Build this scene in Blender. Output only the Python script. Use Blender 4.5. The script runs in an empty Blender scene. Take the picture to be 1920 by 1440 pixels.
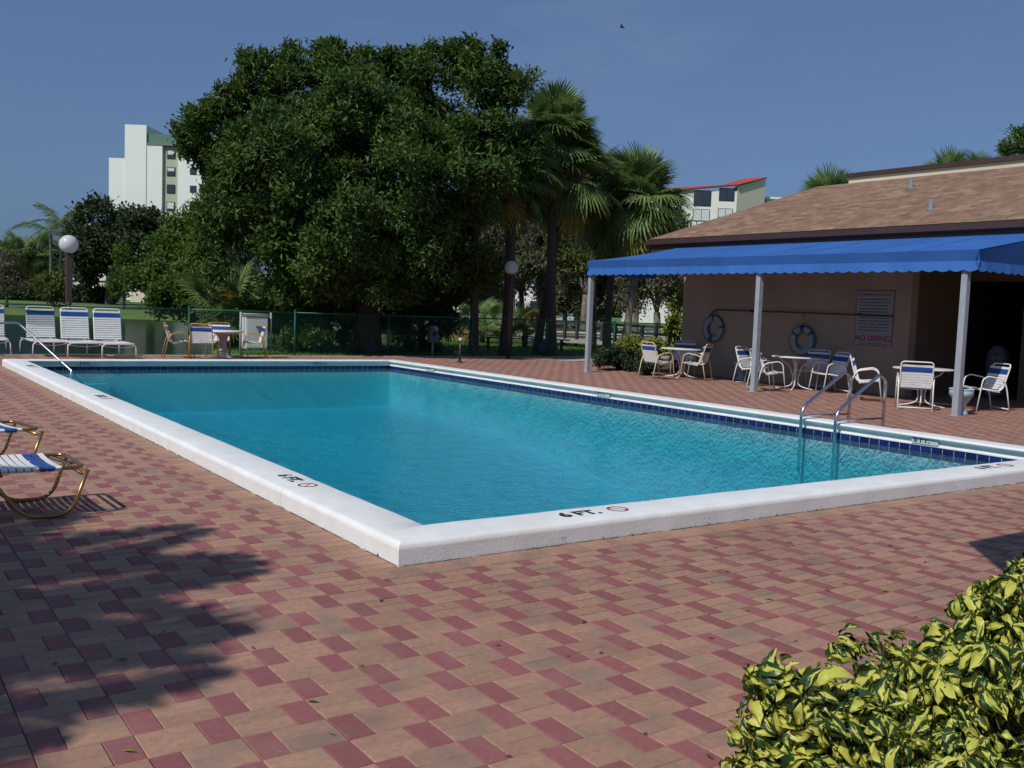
import bpy, math, random
import numpy as np
from mathutils import Vector, Matrix
random.seed(7); rng = np.random.default_rng(7)
sc = bpy.context.scene
COL = sc.collection
R = math.radians

# ------------------------------------------------------------------ camera
FPX, YAW, PITCH, ROLL = 1818.262, R(34.77201), R(4.42450), R(2.17081)
CAM = Vector((-2.70531, -5.00468, 1.55))
_right = Vector((math.cos(YAW), -math.sin(YAW), 0))
_fwd = Vector((math.sin(YAW)*math.cos(PITCH), math.cos(YAW)*math.cos(PITCH), -math.sin(PITCH)))
_up = _right.cross(_fwd)
cr = _right*math.cos(ROLL) + _up*math.sin(ROLL)
cu = -_right*math.sin(ROLL) + _up*math.cos(ROLL)
cam_data = bpy.data.cameras.new('camera')
cam_data.lens = FPX/1920*36; cam_data.sensor_width = 36
cam_data.clip_start = 0.05; cam_data.clip_end = 3000
cam = bpy.data.objects.new('camera', cam_data); COL.objects.link(cam)
cam.matrix_world = Matrix((
    (cr.x, cu.x, -_fwd.x, CAM.x), (cr.y, cu.y, -_fwd.y, CAM.y), (cr.z, cu.z, -_fwd.z, CAM.z), (0, 0, 0, 1)))
sc.camera = cam

# ------------------------------------------------------------------ light
LD = Vector((0.90, 0.30, -1.0)).normalized()          # the way the sunlight travels
SUN_ELEV = math.asin(-LD.z)
world = bpy.data.worlds.new('World'); sc.world = world; world.use_nodes = True
wn = world.node_tree.nodes; wl = world.node_tree.links; wn.clear()
sky = wn.new('ShaderNodeTexSky'); sky.sky_type = 'NISHITA'; sky.sun_disc = False
sky.sun_elevation = SUN_ELEV; sky.sun_rotation = math.atan2(-LD.x, -LD.y)
sky.altitude = 0; sky.air_density = 1.0; sky.dust_density = 1.8; sky.ozone_density = 2.0
tc = wn.new('ShaderNodeTexCoord')
sep = wn.new('ShaderNodeSeparateXYZ'); wl.new(tc.outputs['Generated'], sep.inputs[0])
# faint high cloud wisps, everywhere in the sky
mp = wn.new('ShaderNodeMapping'); mp.inputs['Scale'].default_value = (2.2, 2.2, 9)
wl.new(tc.outputs['Generated'], mp.inputs[0])
nz = wn.new('ShaderNodeTexNoise'); nz.inputs['Scale'].default_value = 1.6; nz.inputs['Detail'].default_value = 7
nz.inputs['Roughness'].default_value = .55
wl.new(mp.outputs[0], nz.inputs['Vector'])
cr_ = wn.new('ShaderNodeMapRange'); cr_.inputs[1].default_value = .52; cr_.inputs[2].default_value = .78
cr_.inputs[3].default_value = 0; cr_.inputs[4].default_value = .42
wl.new(nz.outputs['Fac'], cr_.inputs[0])
hs = wn.new('ShaderNodeHueSaturation'); hs.inputs['Saturation'].default_value = 0.92; hs.inputs['Value'].default_value = 1
gm = wn.new('ShaderNodeGamma'); gm.inputs['Gamma'].default_value = 0.55
sc_ = wn.new('ShaderNodeMix'); sc_.data_type = 'RGBA'; sc_.blend_type = 'MULTIPLY'; sc_.inputs[0].default_value = 1
sc_.inputs[7].default_value = (.70, 1.13, 1.86, 1)
wl.new(sky.outputs[0], gm.inputs[0]); wl.new(gm.outputs[0], sc_.inputs[6]); wl.new(sc_.outputs[2], hs.inputs['Color'])
mx = wn.new('ShaderNodeMix'); mx.data_type = 'RGBA'
wl.new(cr_.outputs[0], mx.inputs[0]); wl.new(hs.outputs[0], mx.inputs[6]); mx.inputs[7].default_value = (2.3, 3.1, 4.6, 1)
bg = wn.new('ShaderNodeBackground'); bg.inputs[1].default_value = 0.085
wo = wn.new('ShaderNodeOutputWorld')
wl.new(mx.outputs[2], bg.inputs[0]); wl.new(bg.outputs[0], wo.inputs[0])
sl = bpy.data.lights.new('sun', 'SUN'); sl.energy = 3.4; sl.angle = R(.53); sl.color = (1, .965, .90)
so = bpy.data.objects.new('sun', sl); COL.objects.link(so)
so.rotation_euler = LD.to_track_quat('-Z', 'Y').to_euler()
sc.view_settings.view_transform = 'Standard'; sc.view_settings.look = 'None'
sc.view_settings.exposure = 0.0; sc.view_settings.gamma = 1; sc.view_settings.use_curve_mapping = False
sc.render.engine = 'CYCLES'
sc.cycles.max_bounces = 8; sc.cycles.transparent_max_bounces = 12; sc.cycles.caustics_refractive = False
sc.cycles.caustics_reflective = False

def at(px, py, d):
    """world point on the photograph's ray (px, py) at forward distance d (metres)"""
    v = _fwd + cr*((px-960)/FPX) + cu*((720-py)/FPX)
    return CAM + v*d
def ground_at(px, d, z=0.0):
    p = at(px, 620, d); return Vector((p.x, p.y, z))

# ------------------------------------------------------------------ materials
MATS = {}
def mat(name, col, rough=.6, metal=0, col2=None, nscale=8, var=0.0, bump=0, bscale=40, trans=0, spec=.5, detail=4,
        col3=None, n2=1.2, transp=0, stain=0, lo=.35, hi=.65, islands=True, stretch=None):
    m = bpy.data.materials.new(name); m.use_nodes = True
    nt = m.node_tree; N = nt.nodes; L = nt.links
    b = N['Principled BSDF']; out = N['Material Output']
    b.inputs['Roughness'].default_value = rough; b.inputs['Metallic'].default_value = metal
    b.inputs['Specular IOR Level'].default_value = spec
    geo = N.new('ShaderNodeNewGeometry'); oi = N.new('ShaderNodeObjectInfo'); tx = N.new('ShaderNodeTexCoord')
    vec = geo.outputs['Position']
    if stretch:
        mpg = N.new('ShaderNodeMapping'); mpg.inputs['Scale'].default_value = stretch
        L.new(vec, mpg.inputs[0]); vec = mpg.outputs[0]
    base = N.new('ShaderNodeRGB'); base.outputs[0].default_value = (*col, 1); c = base.outputs[0]
    def mix(fac, a, bcol, bt='MIX'):
        q = N.new('ShaderNodeMix'); q.data_type = 'RGBA'; q.blend_type = bt
        if isinstance(fac, float): q.inputs[0].default_value = fac
        else: L.new(fac, q.inputs[0])
        L.new(a, q.inputs[6])
        if isinstance(bcol, tuple): q.inputs[7].default_value = (*bcol, 1)
        else: L.new(bcol, q.inputs[7])
        return q.outputs[2]
    def noise(scale, d=4):
        n = N.new('ShaderNodeTexNoise'); n.inputs['Scale'].default_value = scale; n.inputs['Detail'].default_value = d
        L.new(vec, n.inputs['Vector']); return n.outputs['Fac']
    def rng_(f, a, b_, c0, d0):
        r = N.new('ShaderNodeMapRange'); L.new(f, r.inputs[0])
        for i, v in enumerate((a, b_, c0, d0)): r.inputs[i+1].default_value = v
        return r.outputs[0]
    if col2: c = mix(rng_(noise(nscale, detail), lo, hi, 0, 1), c, col2)
    if col3: c = mix(rng_(noise(n2, 3), .5, .68, 0, .75), c, col3)
    if stain: c = mix(rng_(noise(.55, 6), .48, .72, 0, stain), c, (.66, .60, .56), 'MULTIPLY')
    if var:
        a = N.new('ShaderNodeMath'); a.operation = 'ADD'; L.new(oi.outputs['Random'], a.inputs[0])
        if islands: L.new(geo.outputs['Random Per Island'], a.inputs[1])
        f = N.new('ShaderNodeMath'); f.operation = 'FRACT'; L.new(a.outputs[0], f.inputs[0])
        h = N.new('ShaderNodeHueSaturation'); L.new(c, h.inputs['Color'])
        L.new(rng_(f.outputs[0], 0, 1, 1-var, 1+var), h.inputs['Value'])
        wv = N.new('ShaderNodeTexWhiteNoise'); wv.noise_dimensions = '1D'; L.new(f.outputs[0], wv.inputs['W'])
        L.new(rng_(wv.outputs['Value'], 0, 1, .5-.03*var, .5+.03*var), h.inputs['Hue'])
        c = h.outputs[0]
    L.new(c, b.inputs['Base Color'])
    if bump:
        bp = N.new('ShaderNodeBump'); bp.inputs['Strength'].default_value = bump; bp.inputs['Distance'].default_value = .01
        L.new(noise(bscale, 5), bp.inputs['Height']); L.new(bp.outputs[0], b.inputs['Normal'])
    if trans:
        t = N.new('ShaderNodeBsdfTranslucent'); L.new(c, t.inputs[0])
        ms = N.new('ShaderNodeMixShader'); ms.inputs[0].default_value = trans
        L.new(b.outputs[0], ms.inputs[1]); L.new(t.outputs[0], ms.inputs[2]); L.new(ms.outputs[0], out.inputs[0])
    MATS[name] = m
    return m

M = dict(
 tan=mat('paver_tan', (.405, .230, .158), .85, col2=(.330, .186, .128), nscale=30, var=.10, bump=.35, bscale=260, col3=(.24, .17, .13), n2=3.5, stain=.35),
 red=mat('paver_red', (.295, .103, .100), .85, col2=(.245, .084, .084), nscale=34, var=.11, bump=.35, bscale=260, col3=(.27, .13, .12), n2=4.5, stain=.35),
 sand=mat('joint_sand', (.30, .22, .17), .95, col2=(.14, .10, .08), nscale=14),
 coping=mat('painted_concrete', (.83, .84, .83), .55, col2=(.77, .77, .75), nscale=5, bump=.22, bscale=45, col3=(.76, .74, .70), n2=1.6),
 lip=mat('coping_lip', (.74, .74, .70), .6, col2=(.6, .6, .56), nscale=9),
 dirt=mat('edge_dirt', (.05, .04, .03), .95, col2=(.12, .09, .06), nscale=60),
 tile=mat('navy_tile', (.010, .022, .115), .12, var=.30, spec=.6),
 grout=mat('tile_grout', (.42, .45, .45), .8),
 plaster=mat('pool_plaster', (.84, .90, .90), .7, col2=(.76, .86, .87), nscale=2.2, bump=.1),
 ink=mat('black_lettering', (.015, .018, .02), .5), inkred=mat('red_lettering', (.35, .03, .04), .5),
 plaque=mat('marker_tile', (.50, .55, .54), .35),
 steel=mat('stainless', (.62, .62, .63), .22, metal=1),
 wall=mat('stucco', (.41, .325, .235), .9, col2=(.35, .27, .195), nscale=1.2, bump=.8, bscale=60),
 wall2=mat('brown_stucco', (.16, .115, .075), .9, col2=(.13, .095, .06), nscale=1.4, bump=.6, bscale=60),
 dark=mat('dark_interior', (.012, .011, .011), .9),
 parapet=mat('cream_stucco', (.62, .55, .42), .9, bump=.3, bscale=30, col2=(.54, .47, .36), nscale=.7),
 fascia=mat('brown_fascia', (.060, .032, .030), .5, col2=(.046, .025, .025), nscale=2),
 awn=mat('blue_canvas', (.040, .150, .46), .75, col2=(.034, .125, .40), nscale=1.1, bump=.3, bscale=6, trans=.10, spec=.3),
 post=mat('grey_painted_post', (.34, .37, .42), .45, col2=(.29, .32, .37), nscale=5),
 whitef=mat('white_frame', (.80, .80, .77), .35), creamf=mat('cream_frame', (.66, .58, .38), .38),
 goldf=mat('bronze_frame', (.38, .235, .075), .28, metal=.85), tanf=mat('gold_frame', (.50, .32, .10), .38, metal=.3),
 wstrap=mat('white_strap', (.78, .79, .78), .42, var=.05), bstrap=mat('blue_strap', (.018, .075, .30), .4, var=.10),
 ltop=mat('white_table', (.76, .76, .72), .4, col2=(.68, .67, .62), nscale=6), ped=mat('aged_pedestal', (.48, .40, .37), .7, col2=(.38, .32, .29), nscale=5),
 globe=mat('opal_globe', (.78, .80, .80), .22, trans=.35), pole=mat('brown_pole', (.075, .045, .042), .6),
 green=mat('green_vinyl', (.012, .10, .065), .5), gpost=mat('galvanised', (.42, .43, .45), .5),
 box=mat('cabinet_grey', (.78, .82, .78), .6, col2=(.70, .74, .70), nscale=3), gbox=mat('meter_grey', (.16, .18, .22), .6),
 bucket=mat('pale_blue_plastic', (.42, .56, .62), .5, col2=(.36, .49, .55), nscale=9),
 ringw=mat('life_ring_white', (.27, .33, .36), .6), ringb=mat('life_ring_blue', (.015, .04, .14), .6),
 signb=mat('sign_board', (.30, .30, .32), .5),
 bark=mat('bark', (.085, .066, .050), .95, col2=(.05, .04, .03), nscale=7, bump=.8, bscale=25),
 palmbark=mat('palm_bark', (.105, .078, .060), .95, col2=(.06, .045, .036), nscale=9, bump=1, bscale=22, stretch=(1, 1, 4)),
 greybark=mat('grey_bark', (.20, .17, .14), .95, col2=(.12, .10, .085), nscale=6, bump=.6, bscale=20),
 leaf=mat('ficus_leaf', (.052, .112, .020), .5, var=.6, trans=.34, col2=(.095, .155, .030), nscale=.9, spec=.28),
 leaf2=mat('oak_leaf', (.030, .056, .016), .6, var=.40, trans=.25, col2=(.050, .078, .020), nscale=.25),
 leaf3=mat('bright_leaf', (.070, .150, .022), .55, spec=.25, var=.35, trans=.35, col2=(.12, .18, .03), nscale=1.5),
 leaf4=mat('grey_leaf', (.175, .150, .095), .7, var=.35, trans=.3, col2=(.11, .125, .055), nscale=.5),
 leaf5=mat('olive_leaf', (.14, .16, .03), .6, var=.35, trans=.35, col2=(.08, .125, .03), nscale=.6),
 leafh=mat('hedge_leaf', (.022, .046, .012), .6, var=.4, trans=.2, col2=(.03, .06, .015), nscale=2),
 leafy=mat('yellow_leaf', (.36, .36, .05), .5, var=.35, trans=.3, col2=(.08, .16, .02), nscale=12),
 frond=mat('palm_green', (.185, .265, .080), .5, spec=.3, var=.25, trans=.35, col2=(.125, .20, .06), nscale=1.3),
 frondy=mat('palm_olive', (.24, .25, .055), .5, spec=.3, var=.25, trans=.35, col2=(.38, .22, .05), nscale=3),
 frondd=mat('palm_dead', (.150, .095, .050), .8, var=.25, trans=.2, col2=(.10, .065, .035), nscale=2.5),
 lawn=mat('lawn', (.078, .150, .028), .95, col2=(.105, .170, .034), nscale=1.1, col3=(.11, .12, .04), n2=.12, bump=.6, bscale=30),
 blade=mat('grass_blade', (.10, .20, .03), .8, var=.4, trans=.3),
 mulch=mat('mulch', (.13, .060, .035), .95, col2=(.07, .035, .022), nscale=20, bump=.9, bscale=45),
 conc=mat('pale_concrete', (.42, .39, .34), .9, col2=(.34, .31, .27), nscale=2, bump=.2),
 asphalt=mat('asphalt', (.055, .055, .058), .9, col2=(.075, .072, .07), nscale=1.5),
 tower=mat('white_tower', (.80, .83, .78), .8, col2=(.75, .78, .74), nscale=.08), tgreen=mat('green_mansard', (.10, .20, .15), .7),
 tband=mat('beige_band', (.44, .45, .34), .8), glass=mat('window_glass', (.035, .040, .055), .12, spec=.8), blind=mat('window_blind', (.60, .64, .62), .6),
 rroof=mat('red_tile_roof', (.46, .055, .035), .8, col2=(.38, .045, .03), nscale=.8), cwall=mat('cream_wall', (.74, .67, .54), .8), wwall=mat('white_wall', (.78, .77, .71), .8),
 wframe=mat('bronze_window_frame', (.03, .028, .025), .4),
 deckwood=mat('dark_timber', (.040, .048, .050), .8, col2=(.03, .036, .038), nscale=5),
 tarp=mat('blue_grey_tarp', (.10, .15, .20), .6), car=mat('car_paint', (.55, .58, .60), .25, spec=.6), rubber=mat('rubber', (.02, .02, .02), .8),
 bird=mat('bird_feather', (.02, .02, .02), .8), umbr=mat('shade_caster_canvas', (.03, .10, .35), .8), stem=mat('green_stem', (.12, .14, .04), .6),
)
# shingles: staggered tabs with mixed browns
def shingle():
    m = bpy.data.materials.new('roof_shingle'); m.use_nodes = True; N = m.node_tree.nodes; L = m.node_tree.links
    b = N['Principled BSDF']; b.inputs['Roughness'].default_value = .95
    uv = N.new('ShaderNodeUVMap')
    br = N.new('ShaderNodeTexBrick'); br.inputs['Scale'].default_value = 1; br.inputs['Brick Width'].default_value = .30
    br.inputs['Row Height'].default_value = .14; br.inputs['Mortar Size'].default_value = .005; br.inputs['Mortar Smooth'].default_value = .3
    br.inputs['Color1'].default_value = (0, 0, 0, 1); br.inputs['Color2'].default_value = (1, 1, 1, 1); br.inputs['Mortar'].default_value = (.1, .1, .1, 1)
    L.new(uv.outputs[0], br.inputs['Vector'])
    rp = N.new('ShaderNodeValToRGB'); e = rp.color_ramp.elements
    e[0].color = (.165, .095, .062, 1); e[1].color = (.28, .18, .115, 1)
    for p_, c_ in ((.3, (.215, .135, .088, 1)), (.55, (.21, .112, .080, 1)), (.8, (.245, .16, .105, 1))): q = e.new(p_); q.color = c_
    L.new(br.outputs['Color'], rp.inputs[0])
    n = N.new('ShaderNodeTexNoise'); n.inputs['Scale'].default_value = 4; n.inputs['Detail'].default_value = 8; n.inputs['Roughness'].default_value = .7
    L.new(uv.outputs[0], n.inputs['Vector'])
    mm = N.new('ShaderNodeMix'); mm.data_type = 'RGBA'; mm.blend_type = 'OVERLAY'; mm.inputs[0].default_value = .75
    L.new(rp.outputs[0], mm.inputs[6]); L.new(n.outputs['Fac'], mm.inputs[7])
    L.new(mm.outputs[2], b.inputs['Base Color'])
    bu = N.new('ShaderNodeBump'); bu.inputs['Strength'].default_value = .6; bu.inputs['Distance'].default_value = .012
    L.new(br.outputs['Fac'], bu.inputs['Height']); bu.invert = True; L.new(bu.outputs[0], b.inputs['Normal'])
    return m
M['shingle'] = shingle()
# variegated leaflets: yellow blade with ragged green parts, in leaf coordinates
def variegated():
    m = bpy.data.materials.new('variegated_leaf'); m.use_nodes = True; N = m.node_tree.nodes; L = m.node_tree.links
    b = N['Principled BSDF']; b.inputs['Roughness'].default_value = .42; b.inputs['Specular IOR Level'].default_value = .3
    uv = N.new('ShaderNodeUVMap'); geo = N.new('ShaderNodeNewGeometry'); oi = N.new('ShaderNodeObjectInfo')
    ad = N.new('ShaderNodeMath'); ad.operation = 'ADD'; L.new(geo.outputs['Random Per Island'], ad.inputs[0]); L.new(oi.outputs['Random'], ad.inputs[1])
    fr = N.new('ShaderNodeMath'); fr.operation = 'FRACT'; L.new(ad.outputs[0], fr.inputs[0])
    n = N.new('ShaderNodeTexNoise'); n.noise_dimensions = '4D'; n.inputs['Scale'].default_value = 2.3; n.inputs['Detail'].default_value = 3
    mw = N.new('ShaderNodeMath'); mw.operation = 'MULTIPLY'; mw.inputs[1].default_value = 60; L.new(fr.outputs[0], mw.inputs[0]); L.new(mw.outputs[0], n.inputs['W'])
    mp = N.new('ShaderNodeMapping'); mp.inputs['Scale'].default_value = (.9, 1.0, 1); L.new(uv.outputs[0], mp.inputs[0]); L.new(mp.outputs[0], n.inputs['Vector'])
    sx = N.new('ShaderNodeSeparateXYZ'); L.new(uv.outputs[0], sx.inputs[0])
    a1 = N.new('ShaderNodeMath'); a1.operation = 'ABSOLUTE'; L.new(sx.outputs[1], a1.inputs[0])
    a2 = N.new('ShaderNodeMath'); a2.operation = 'MULTIPLY_ADD'; a2.inputs[1].default_value = .28; L.new(a1.outputs[0], a2.inputs[0]); L.new(n.outputs['Fac'], a2.inputs[2])
    a3 = N.new('ShaderNodeMath'); a3.operation = 'MULTIPLY_ADD'; a3.inputs[1].default_value = .26; L.new(fr.outputs[0], a3.inputs[0]); L.new(a2.outputs[0], a3.inputs[2])
    st = N.new('ShaderNodeMapRange'); st.inputs[1].default_value = .765; st.inputs[2].default_value = .80; L.new(a3.outputs[0], st.inputs[0])
    n2 = N.new('ShaderNodeTexNoise'); n2.inputs['Scale'].default_value = 30; L.new(geo.outputs['Position'], n2.inputs['Vector'])
    def mix(f, a, c):
        q = N.new('ShaderNodeMix'); q.data_type = 'RGBA'
        if isinstance(f, float): q.inputs[0].default_value = f
        else: L.new(f, q.inputs[0])
        for i, v in ((6, a), (7, c)):
            if isinstance(v, tuple): q.inputs[i].default_value = (*v, 1)
            else: L.new(v, q.inputs[i])
        return q.outputs[2]
    yel = mix(n2.outputs['Fac'], (.68, .63, .14), (.50, .52, .07))
    grn = mix(n2.outputs['Fac'], (.014, .045, .016), (.035, .085, .022))
    c = mix(st.outputs[0], yel, grn); L.new(c, b.inputs['Base Color'])
    t = N.new('ShaderNodeBsdfTranslucent'); L.new(c, t.inputs[0]); ms = N.new('ShaderNodeMixShader'); ms.inputs[0].default_value = .22
    L.new(b.outputs[0], ms.inputs[1]); L.new(t.outputs[0], ms.inputs[2]); L.new(ms.outputs[0], N['Material Output'].inputs[0])
    return m
M['varieg'] = variegated()
def water(name, kind):
    m = bpy.data.materials.new(name); m.use_nodes = True; N = m.node_tree.nodes; L = m.node_tree.links; N.clear()
    out = N.new('ShaderNodeOutputMaterial'); geo = N.new('ShaderNodeNewGeometry')
    def noise(scale, sx=1, sy=1, d=3, rot=0):
        mp = N.new('ShaderNodeMapping'); mp.inputs['Scale'].default_value = (sx, sy, 1); mp.inputs['Rotation'].default_value = (0, 0, rot); L.new(geo.outputs['Position'], mp.inputs[0])
        n = N.new('ShaderNodeTexNoise'); n.inputs['Scale'].default_value = scale; n.inputs['Detail'].default_value = d; n.inputs['Roughness'].default_value = .5
        L.new(mp.outputs[0], n.inputs['Vector']); return n.outputs['Fac']
    if kind == 'pool':
        h = N.new('ShaderNodeMath'); h.operation = 'MULTIPLY_ADD'; h.inputs[1].default_value = .62
        L.new(noise(19, 1, 1.6, 3, .5), h.inputs[0]); L.new(noise(2.6, 1, 1.3, 2, .5), h.inputs[2])
        bu = N.new('ShaderNodeBump'); bu.inputs['Strength'].default_value = 1; bu.inputs['Distance'].default_value = .050
    else:
        h = N.new('ShaderNodeMath'); h.operation = 'MULTIPLY_ADD'; h.inputs[1].default_value = .5
        L.new(noise(6, 1, 1, 3), h.inputs[0]); L.new(noise(1.0, 1, 1, 2), h.inputs[2])
        bu = N.new('ShaderNodeBump'); bu.inputs['Strength'].default_value = 1; bu.inputs['Distance'].default_value = .04
    L.new(h.outputs[0], bu.inputs['Height'])
    fr = N.new('ShaderNodeFresnel'); fr.inputs['IOR'].default_value = 1.33; L.new(bu.outputs[0], fr.inputs['Normal'])
    gl = N.new('ShaderNodeBsdfGlossy'); gl.inputs['Roughness'].default_value = .05 if kind == 'pool' else .04; gl.inputs['Color'].default_value = (.55, .80, .95, 1) if kind == 'pool' else (.42, .46, .48, 1); L.new(bu.outputs[0], gl.inputs['Normal'])
    ms = N.new('ShaderNodeMixShader'); L.new(fr.outputs[0], ms.inputs[0]); L.new(gl.outputs[0], ms.inputs[2])
    if kind == 'pool':
        rf = N.new('ShaderNodeBsdfRefraction'); rf.inputs['IOR'].default_value = 1.33; rf.inputs['Roughness'].default_value = .02; L.new(bu.outputs[0], rf.inputs['Normal'])
        rf.inputs['Color'].default_value = (1, 1, 1, 1)
        tp = N.new('ShaderNodeBsdfTransparent')
        m2 = N.new('ShaderNodeMixShader'); m2.inputs[0].default_value = .86
        L.new(rf.outputs[0], m2.inputs[1]); L.new(tp.outputs[0], m2.inputs[2]); L.new(m2.outputs[0], ms.inputs[1])
        va = N.new('ShaderNodeVolumeAbsorption'); va.inputs['Color'].default_value = (.0, .912, .978, 1); va.inputs['Density'].default_value = .56
        L.new(va.outputs[0], out.inputs['Volume'])
    else:
        df = N.new('ShaderNodeBsdfDiffuse'); df.inputs[0].default_value = (.014, .019, .017, 1); L.new(df.outputs[0], ms.inputs[1])
    L.new(ms.outputs[0], out.inputs['Surface'])
    return m
M['water'] = water('pool_water', 'pool'); M['pond'] = water('pond_water', 'pond')

# ------------------------------------------------------------------ builders
def tag(o, label=None, cat=None, group=None, kind=None):
    if label: o['label'] = label
    if cat: o['category'] = cat
    if group: o['group'] = group
    if kind: o['kind'] = kind
    return o
def link(name, me, parent=None, loc=None, rot=None):
    o = bpy.data.objects.new(name, me); COL.objects.link(o)
    if parent: o.parent = parent
    if loc is not None: o.location = loc
    if rot is not None: o.rotation_euler = rot
    return o
def empty(name, loc, rz=0, **k):
    o = bpy.data.objects.new(name, None); COL.objects.link(o); o.empty_display_size = .2
    o.location = loc; o.rotation_euler = (0, 0, rz); return tag(o, **k)
def struct(o): return tag(o, kind='structure')
def mesh_np(name, V, F, mats, mi=None, smooth=False, uv=None):
    """V (n,3), F (m,k) with k = 3 or 4"""
    me = bpy.data.meshes.new(name); V = np.asarray(V, np.float32); F = np.asarray(F, np.int32); k = F.shape[1]
    me.vertices.add(len(V)); me.vertices.foreach_set('co', V.ravel())
    me.loops.add(F.size); me.loops.foreach_set('vertex_index', F.ravel())
    me.polygons.add(len(F)); me.polygons.foreach_set('loop_start', np.arange(0, F.size, k, dtype=np.int32))
    me.polygons.foreach_set('loop_total', np.full(len(F), k, np.int32))
    if mi is not None: me.polygons.foreach_set('material_index', np.asarray(mi, np.int32))
    me.polygons.foreach_set('use_smooth', np.full(len(F), smooth))
    if uv is not None:
        l = me.uv_layers.new(name='UVMap'); l.data.foreach_set('uv', np.asarray(uv, np.float32).ravel())
    for m in (mats if isinstance(mats, (list, tuple)) else [mats]): me.materials.append(m)
    me.update(calc_edges=True); me.validate()
    return me
class MB:
    def __init__(s): s.v = []; s.f = []; s.m = []; s.sm = []
    def face(s, pts, mi=0, smooth=False):
        n = len(s.v); s.v += [tuple(p) for p in pts]; s.f.append(tuple(range(n, n+len(pts)))); s.m.append(mi); s.sm.append(smooth); return s
    def box(s, x0, x1, y0, y1, z0, z1, mi=0, bev=0, mtx=None):
        P = [(x, y, z) for z in (z0, z1) for y in (y0, y1) for x in (x0, x1)]
        if bev:
            b = bev; P = []
            for z, i in ((z0, 0), (z1-b, 0), (z1, b)):
                P += [(x0+i, y0+i, z), (x1-i, y0+i, z), (x1-i, y1-i, z), (x0+i, y1-i, z)]
            Fs = [(3, 2, 1, 0), (8, 9, 10, 11)] + [(r*4+k, r*4+(k+1) % 4, r*4+4+(k+1) % 4, r*4+4+k) for r in (0, 1) for k in range(4)]
        else:
            Fs = [(0, 2, 3, 1), (4, 5, 7, 6), (0, 1, 5, 4), (2, 6, 7, 3), (0, 4, 6, 2), (1, 3, 7, 5)]
        n = len(s.v)
        if mtx is not None: P = [tuple(mtx @ Vector(p)) for p in P]
        s.v += P
        for f in Fs: s.f.append(tuple(n+i for i in f)); s.m.append(mi); s.sm.append(False)
        return s
    def tube(s, pts, r, n=8, mi=0, close=False, rr=None):
        pts = [Vector(p) for p in pts]; K = len(pts); base = len(s.v); up = None
        for i, p in enumerate(pts):
            a = pts[(i-1) % K] if (close or i > 0) else p; b = pts[(i+1) % K] if (close or i < K-1) else p
            t = (b-a).normalized()
            if up is None: up = Vector((0, 0, 1)) if abs(t.z) < .9 else Vector((1, 0, 0))
            x = t.cross(up).normalized(); up = x.cross(t).normalized()
            q = rr[i] if rr else r
            for k in range(n):
                a_ = 2*math.pi*k/n; s.v.append(tuple(p + x*q*math.cos(a_) + up*q*math.sin(a_)))
        for i in range(K if close else K-1):
            for k in range(n):
                a0 = base+i*n+k; a1 = base+i*n+(k+1) % n; b0 = base+((i+1) % K)*n+k; b1 = base+((i+1) % K)*n+(k+1) % n
                s.f.append((a0, a1, b1, b0)); s.m.append(mi); s.sm.append(True)
        if not close:
            s.f.append(tuple(base+k for k in reversed(range(n)))); s.m.append(mi); s.sm.append(False)
            s.f.append(tuple(base+(K-1)*n+k for k in range(n))); s.m.append(mi); s.sm.append(False)
        return s
    def lathe(s, prof, c=(0, 0, 0), n=24, mi=0):
        base = len(s.v)
        for r, z in prof:
            for k in range(n):
                a = 2*math.pi*k/n; s.v.append((c[0]+r*math.cos(a), c[1]+r*math.sin(a), c[2]+z))
        for i in range(len(prof)-1):
            for k in range(n):
                s.f.append((base+i*n+k, base+i*n+(k+1) % n, base+(i+1)*n+(k+1) % n, base+(i+1)*n+k)); s.m.append(mi); s.sm.append(True)
        s.f.append(tuple(base+k for k in reversed(range(n)))); s.m.append(mi); s.sm.append(False)
        s.f.append(tuple(base+(len(prof)-1)*n+k for k in range(n))); s.m.append(mi); s.sm.append(False)
        return s
    def mesh(s, name, mats):
        me = bpy.data.meshes.new(name); me.from_pydata(s.v, [], s.f)
        me.polygons.foreach_set('material_index', s.m); me.polygons.foreach_set('use_smooth', s.sm)
        for m in (mats if isinstance(mats, (list, tuple)) else [mats]): me.materials.append(m)
        me.update(); return me
    def build(s, name, mats, parent=None, loc=None, rot=None): return link(name, s.mesh(name, mats), parent, loc, rot)
def kids(o): return [c for c in bpy.data.objects if c.parent is o]
def copy_tree(o, loc, rz, label=None):
    cm = {}
    for c in bpy.data.objects:
        if c.parent: cm.setdefault(c.parent.name, []).append(c)
    def rec(q, par):
        n = q.copy(); COL.objects.link(n)
        if par: n.parent = par
        for ch in cm.get(q.name, []): rec(ch, n)
        return n
    n = rec(o, None); n.location = loc; n.rotation_euler = (0, 0, rz)
    if label: n['label'] = label
    return n
def rnd_path(pts, rad, seg=4):
    """round the inner corners of a polyline"""
    pts = [Vector(p) for p in pts]; out = [pts[0]]
    for i in range(1, len(pts)-1):
        a, b, c = pts[i-1], pts[i], pts[i+1]; r = min(rad, (a-b).length*.48, (c-b).length*.48)
        p0 = b+(a-b).normalized()*r; p1 = b+(c-b).normalized()*r
        for k in range(seg+1):
            t = k/seg; out.append(p0*(1-t)**2 + b*2*t*(1-t) + p1*t*t)
    out.append(pts[-1]); return out
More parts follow.
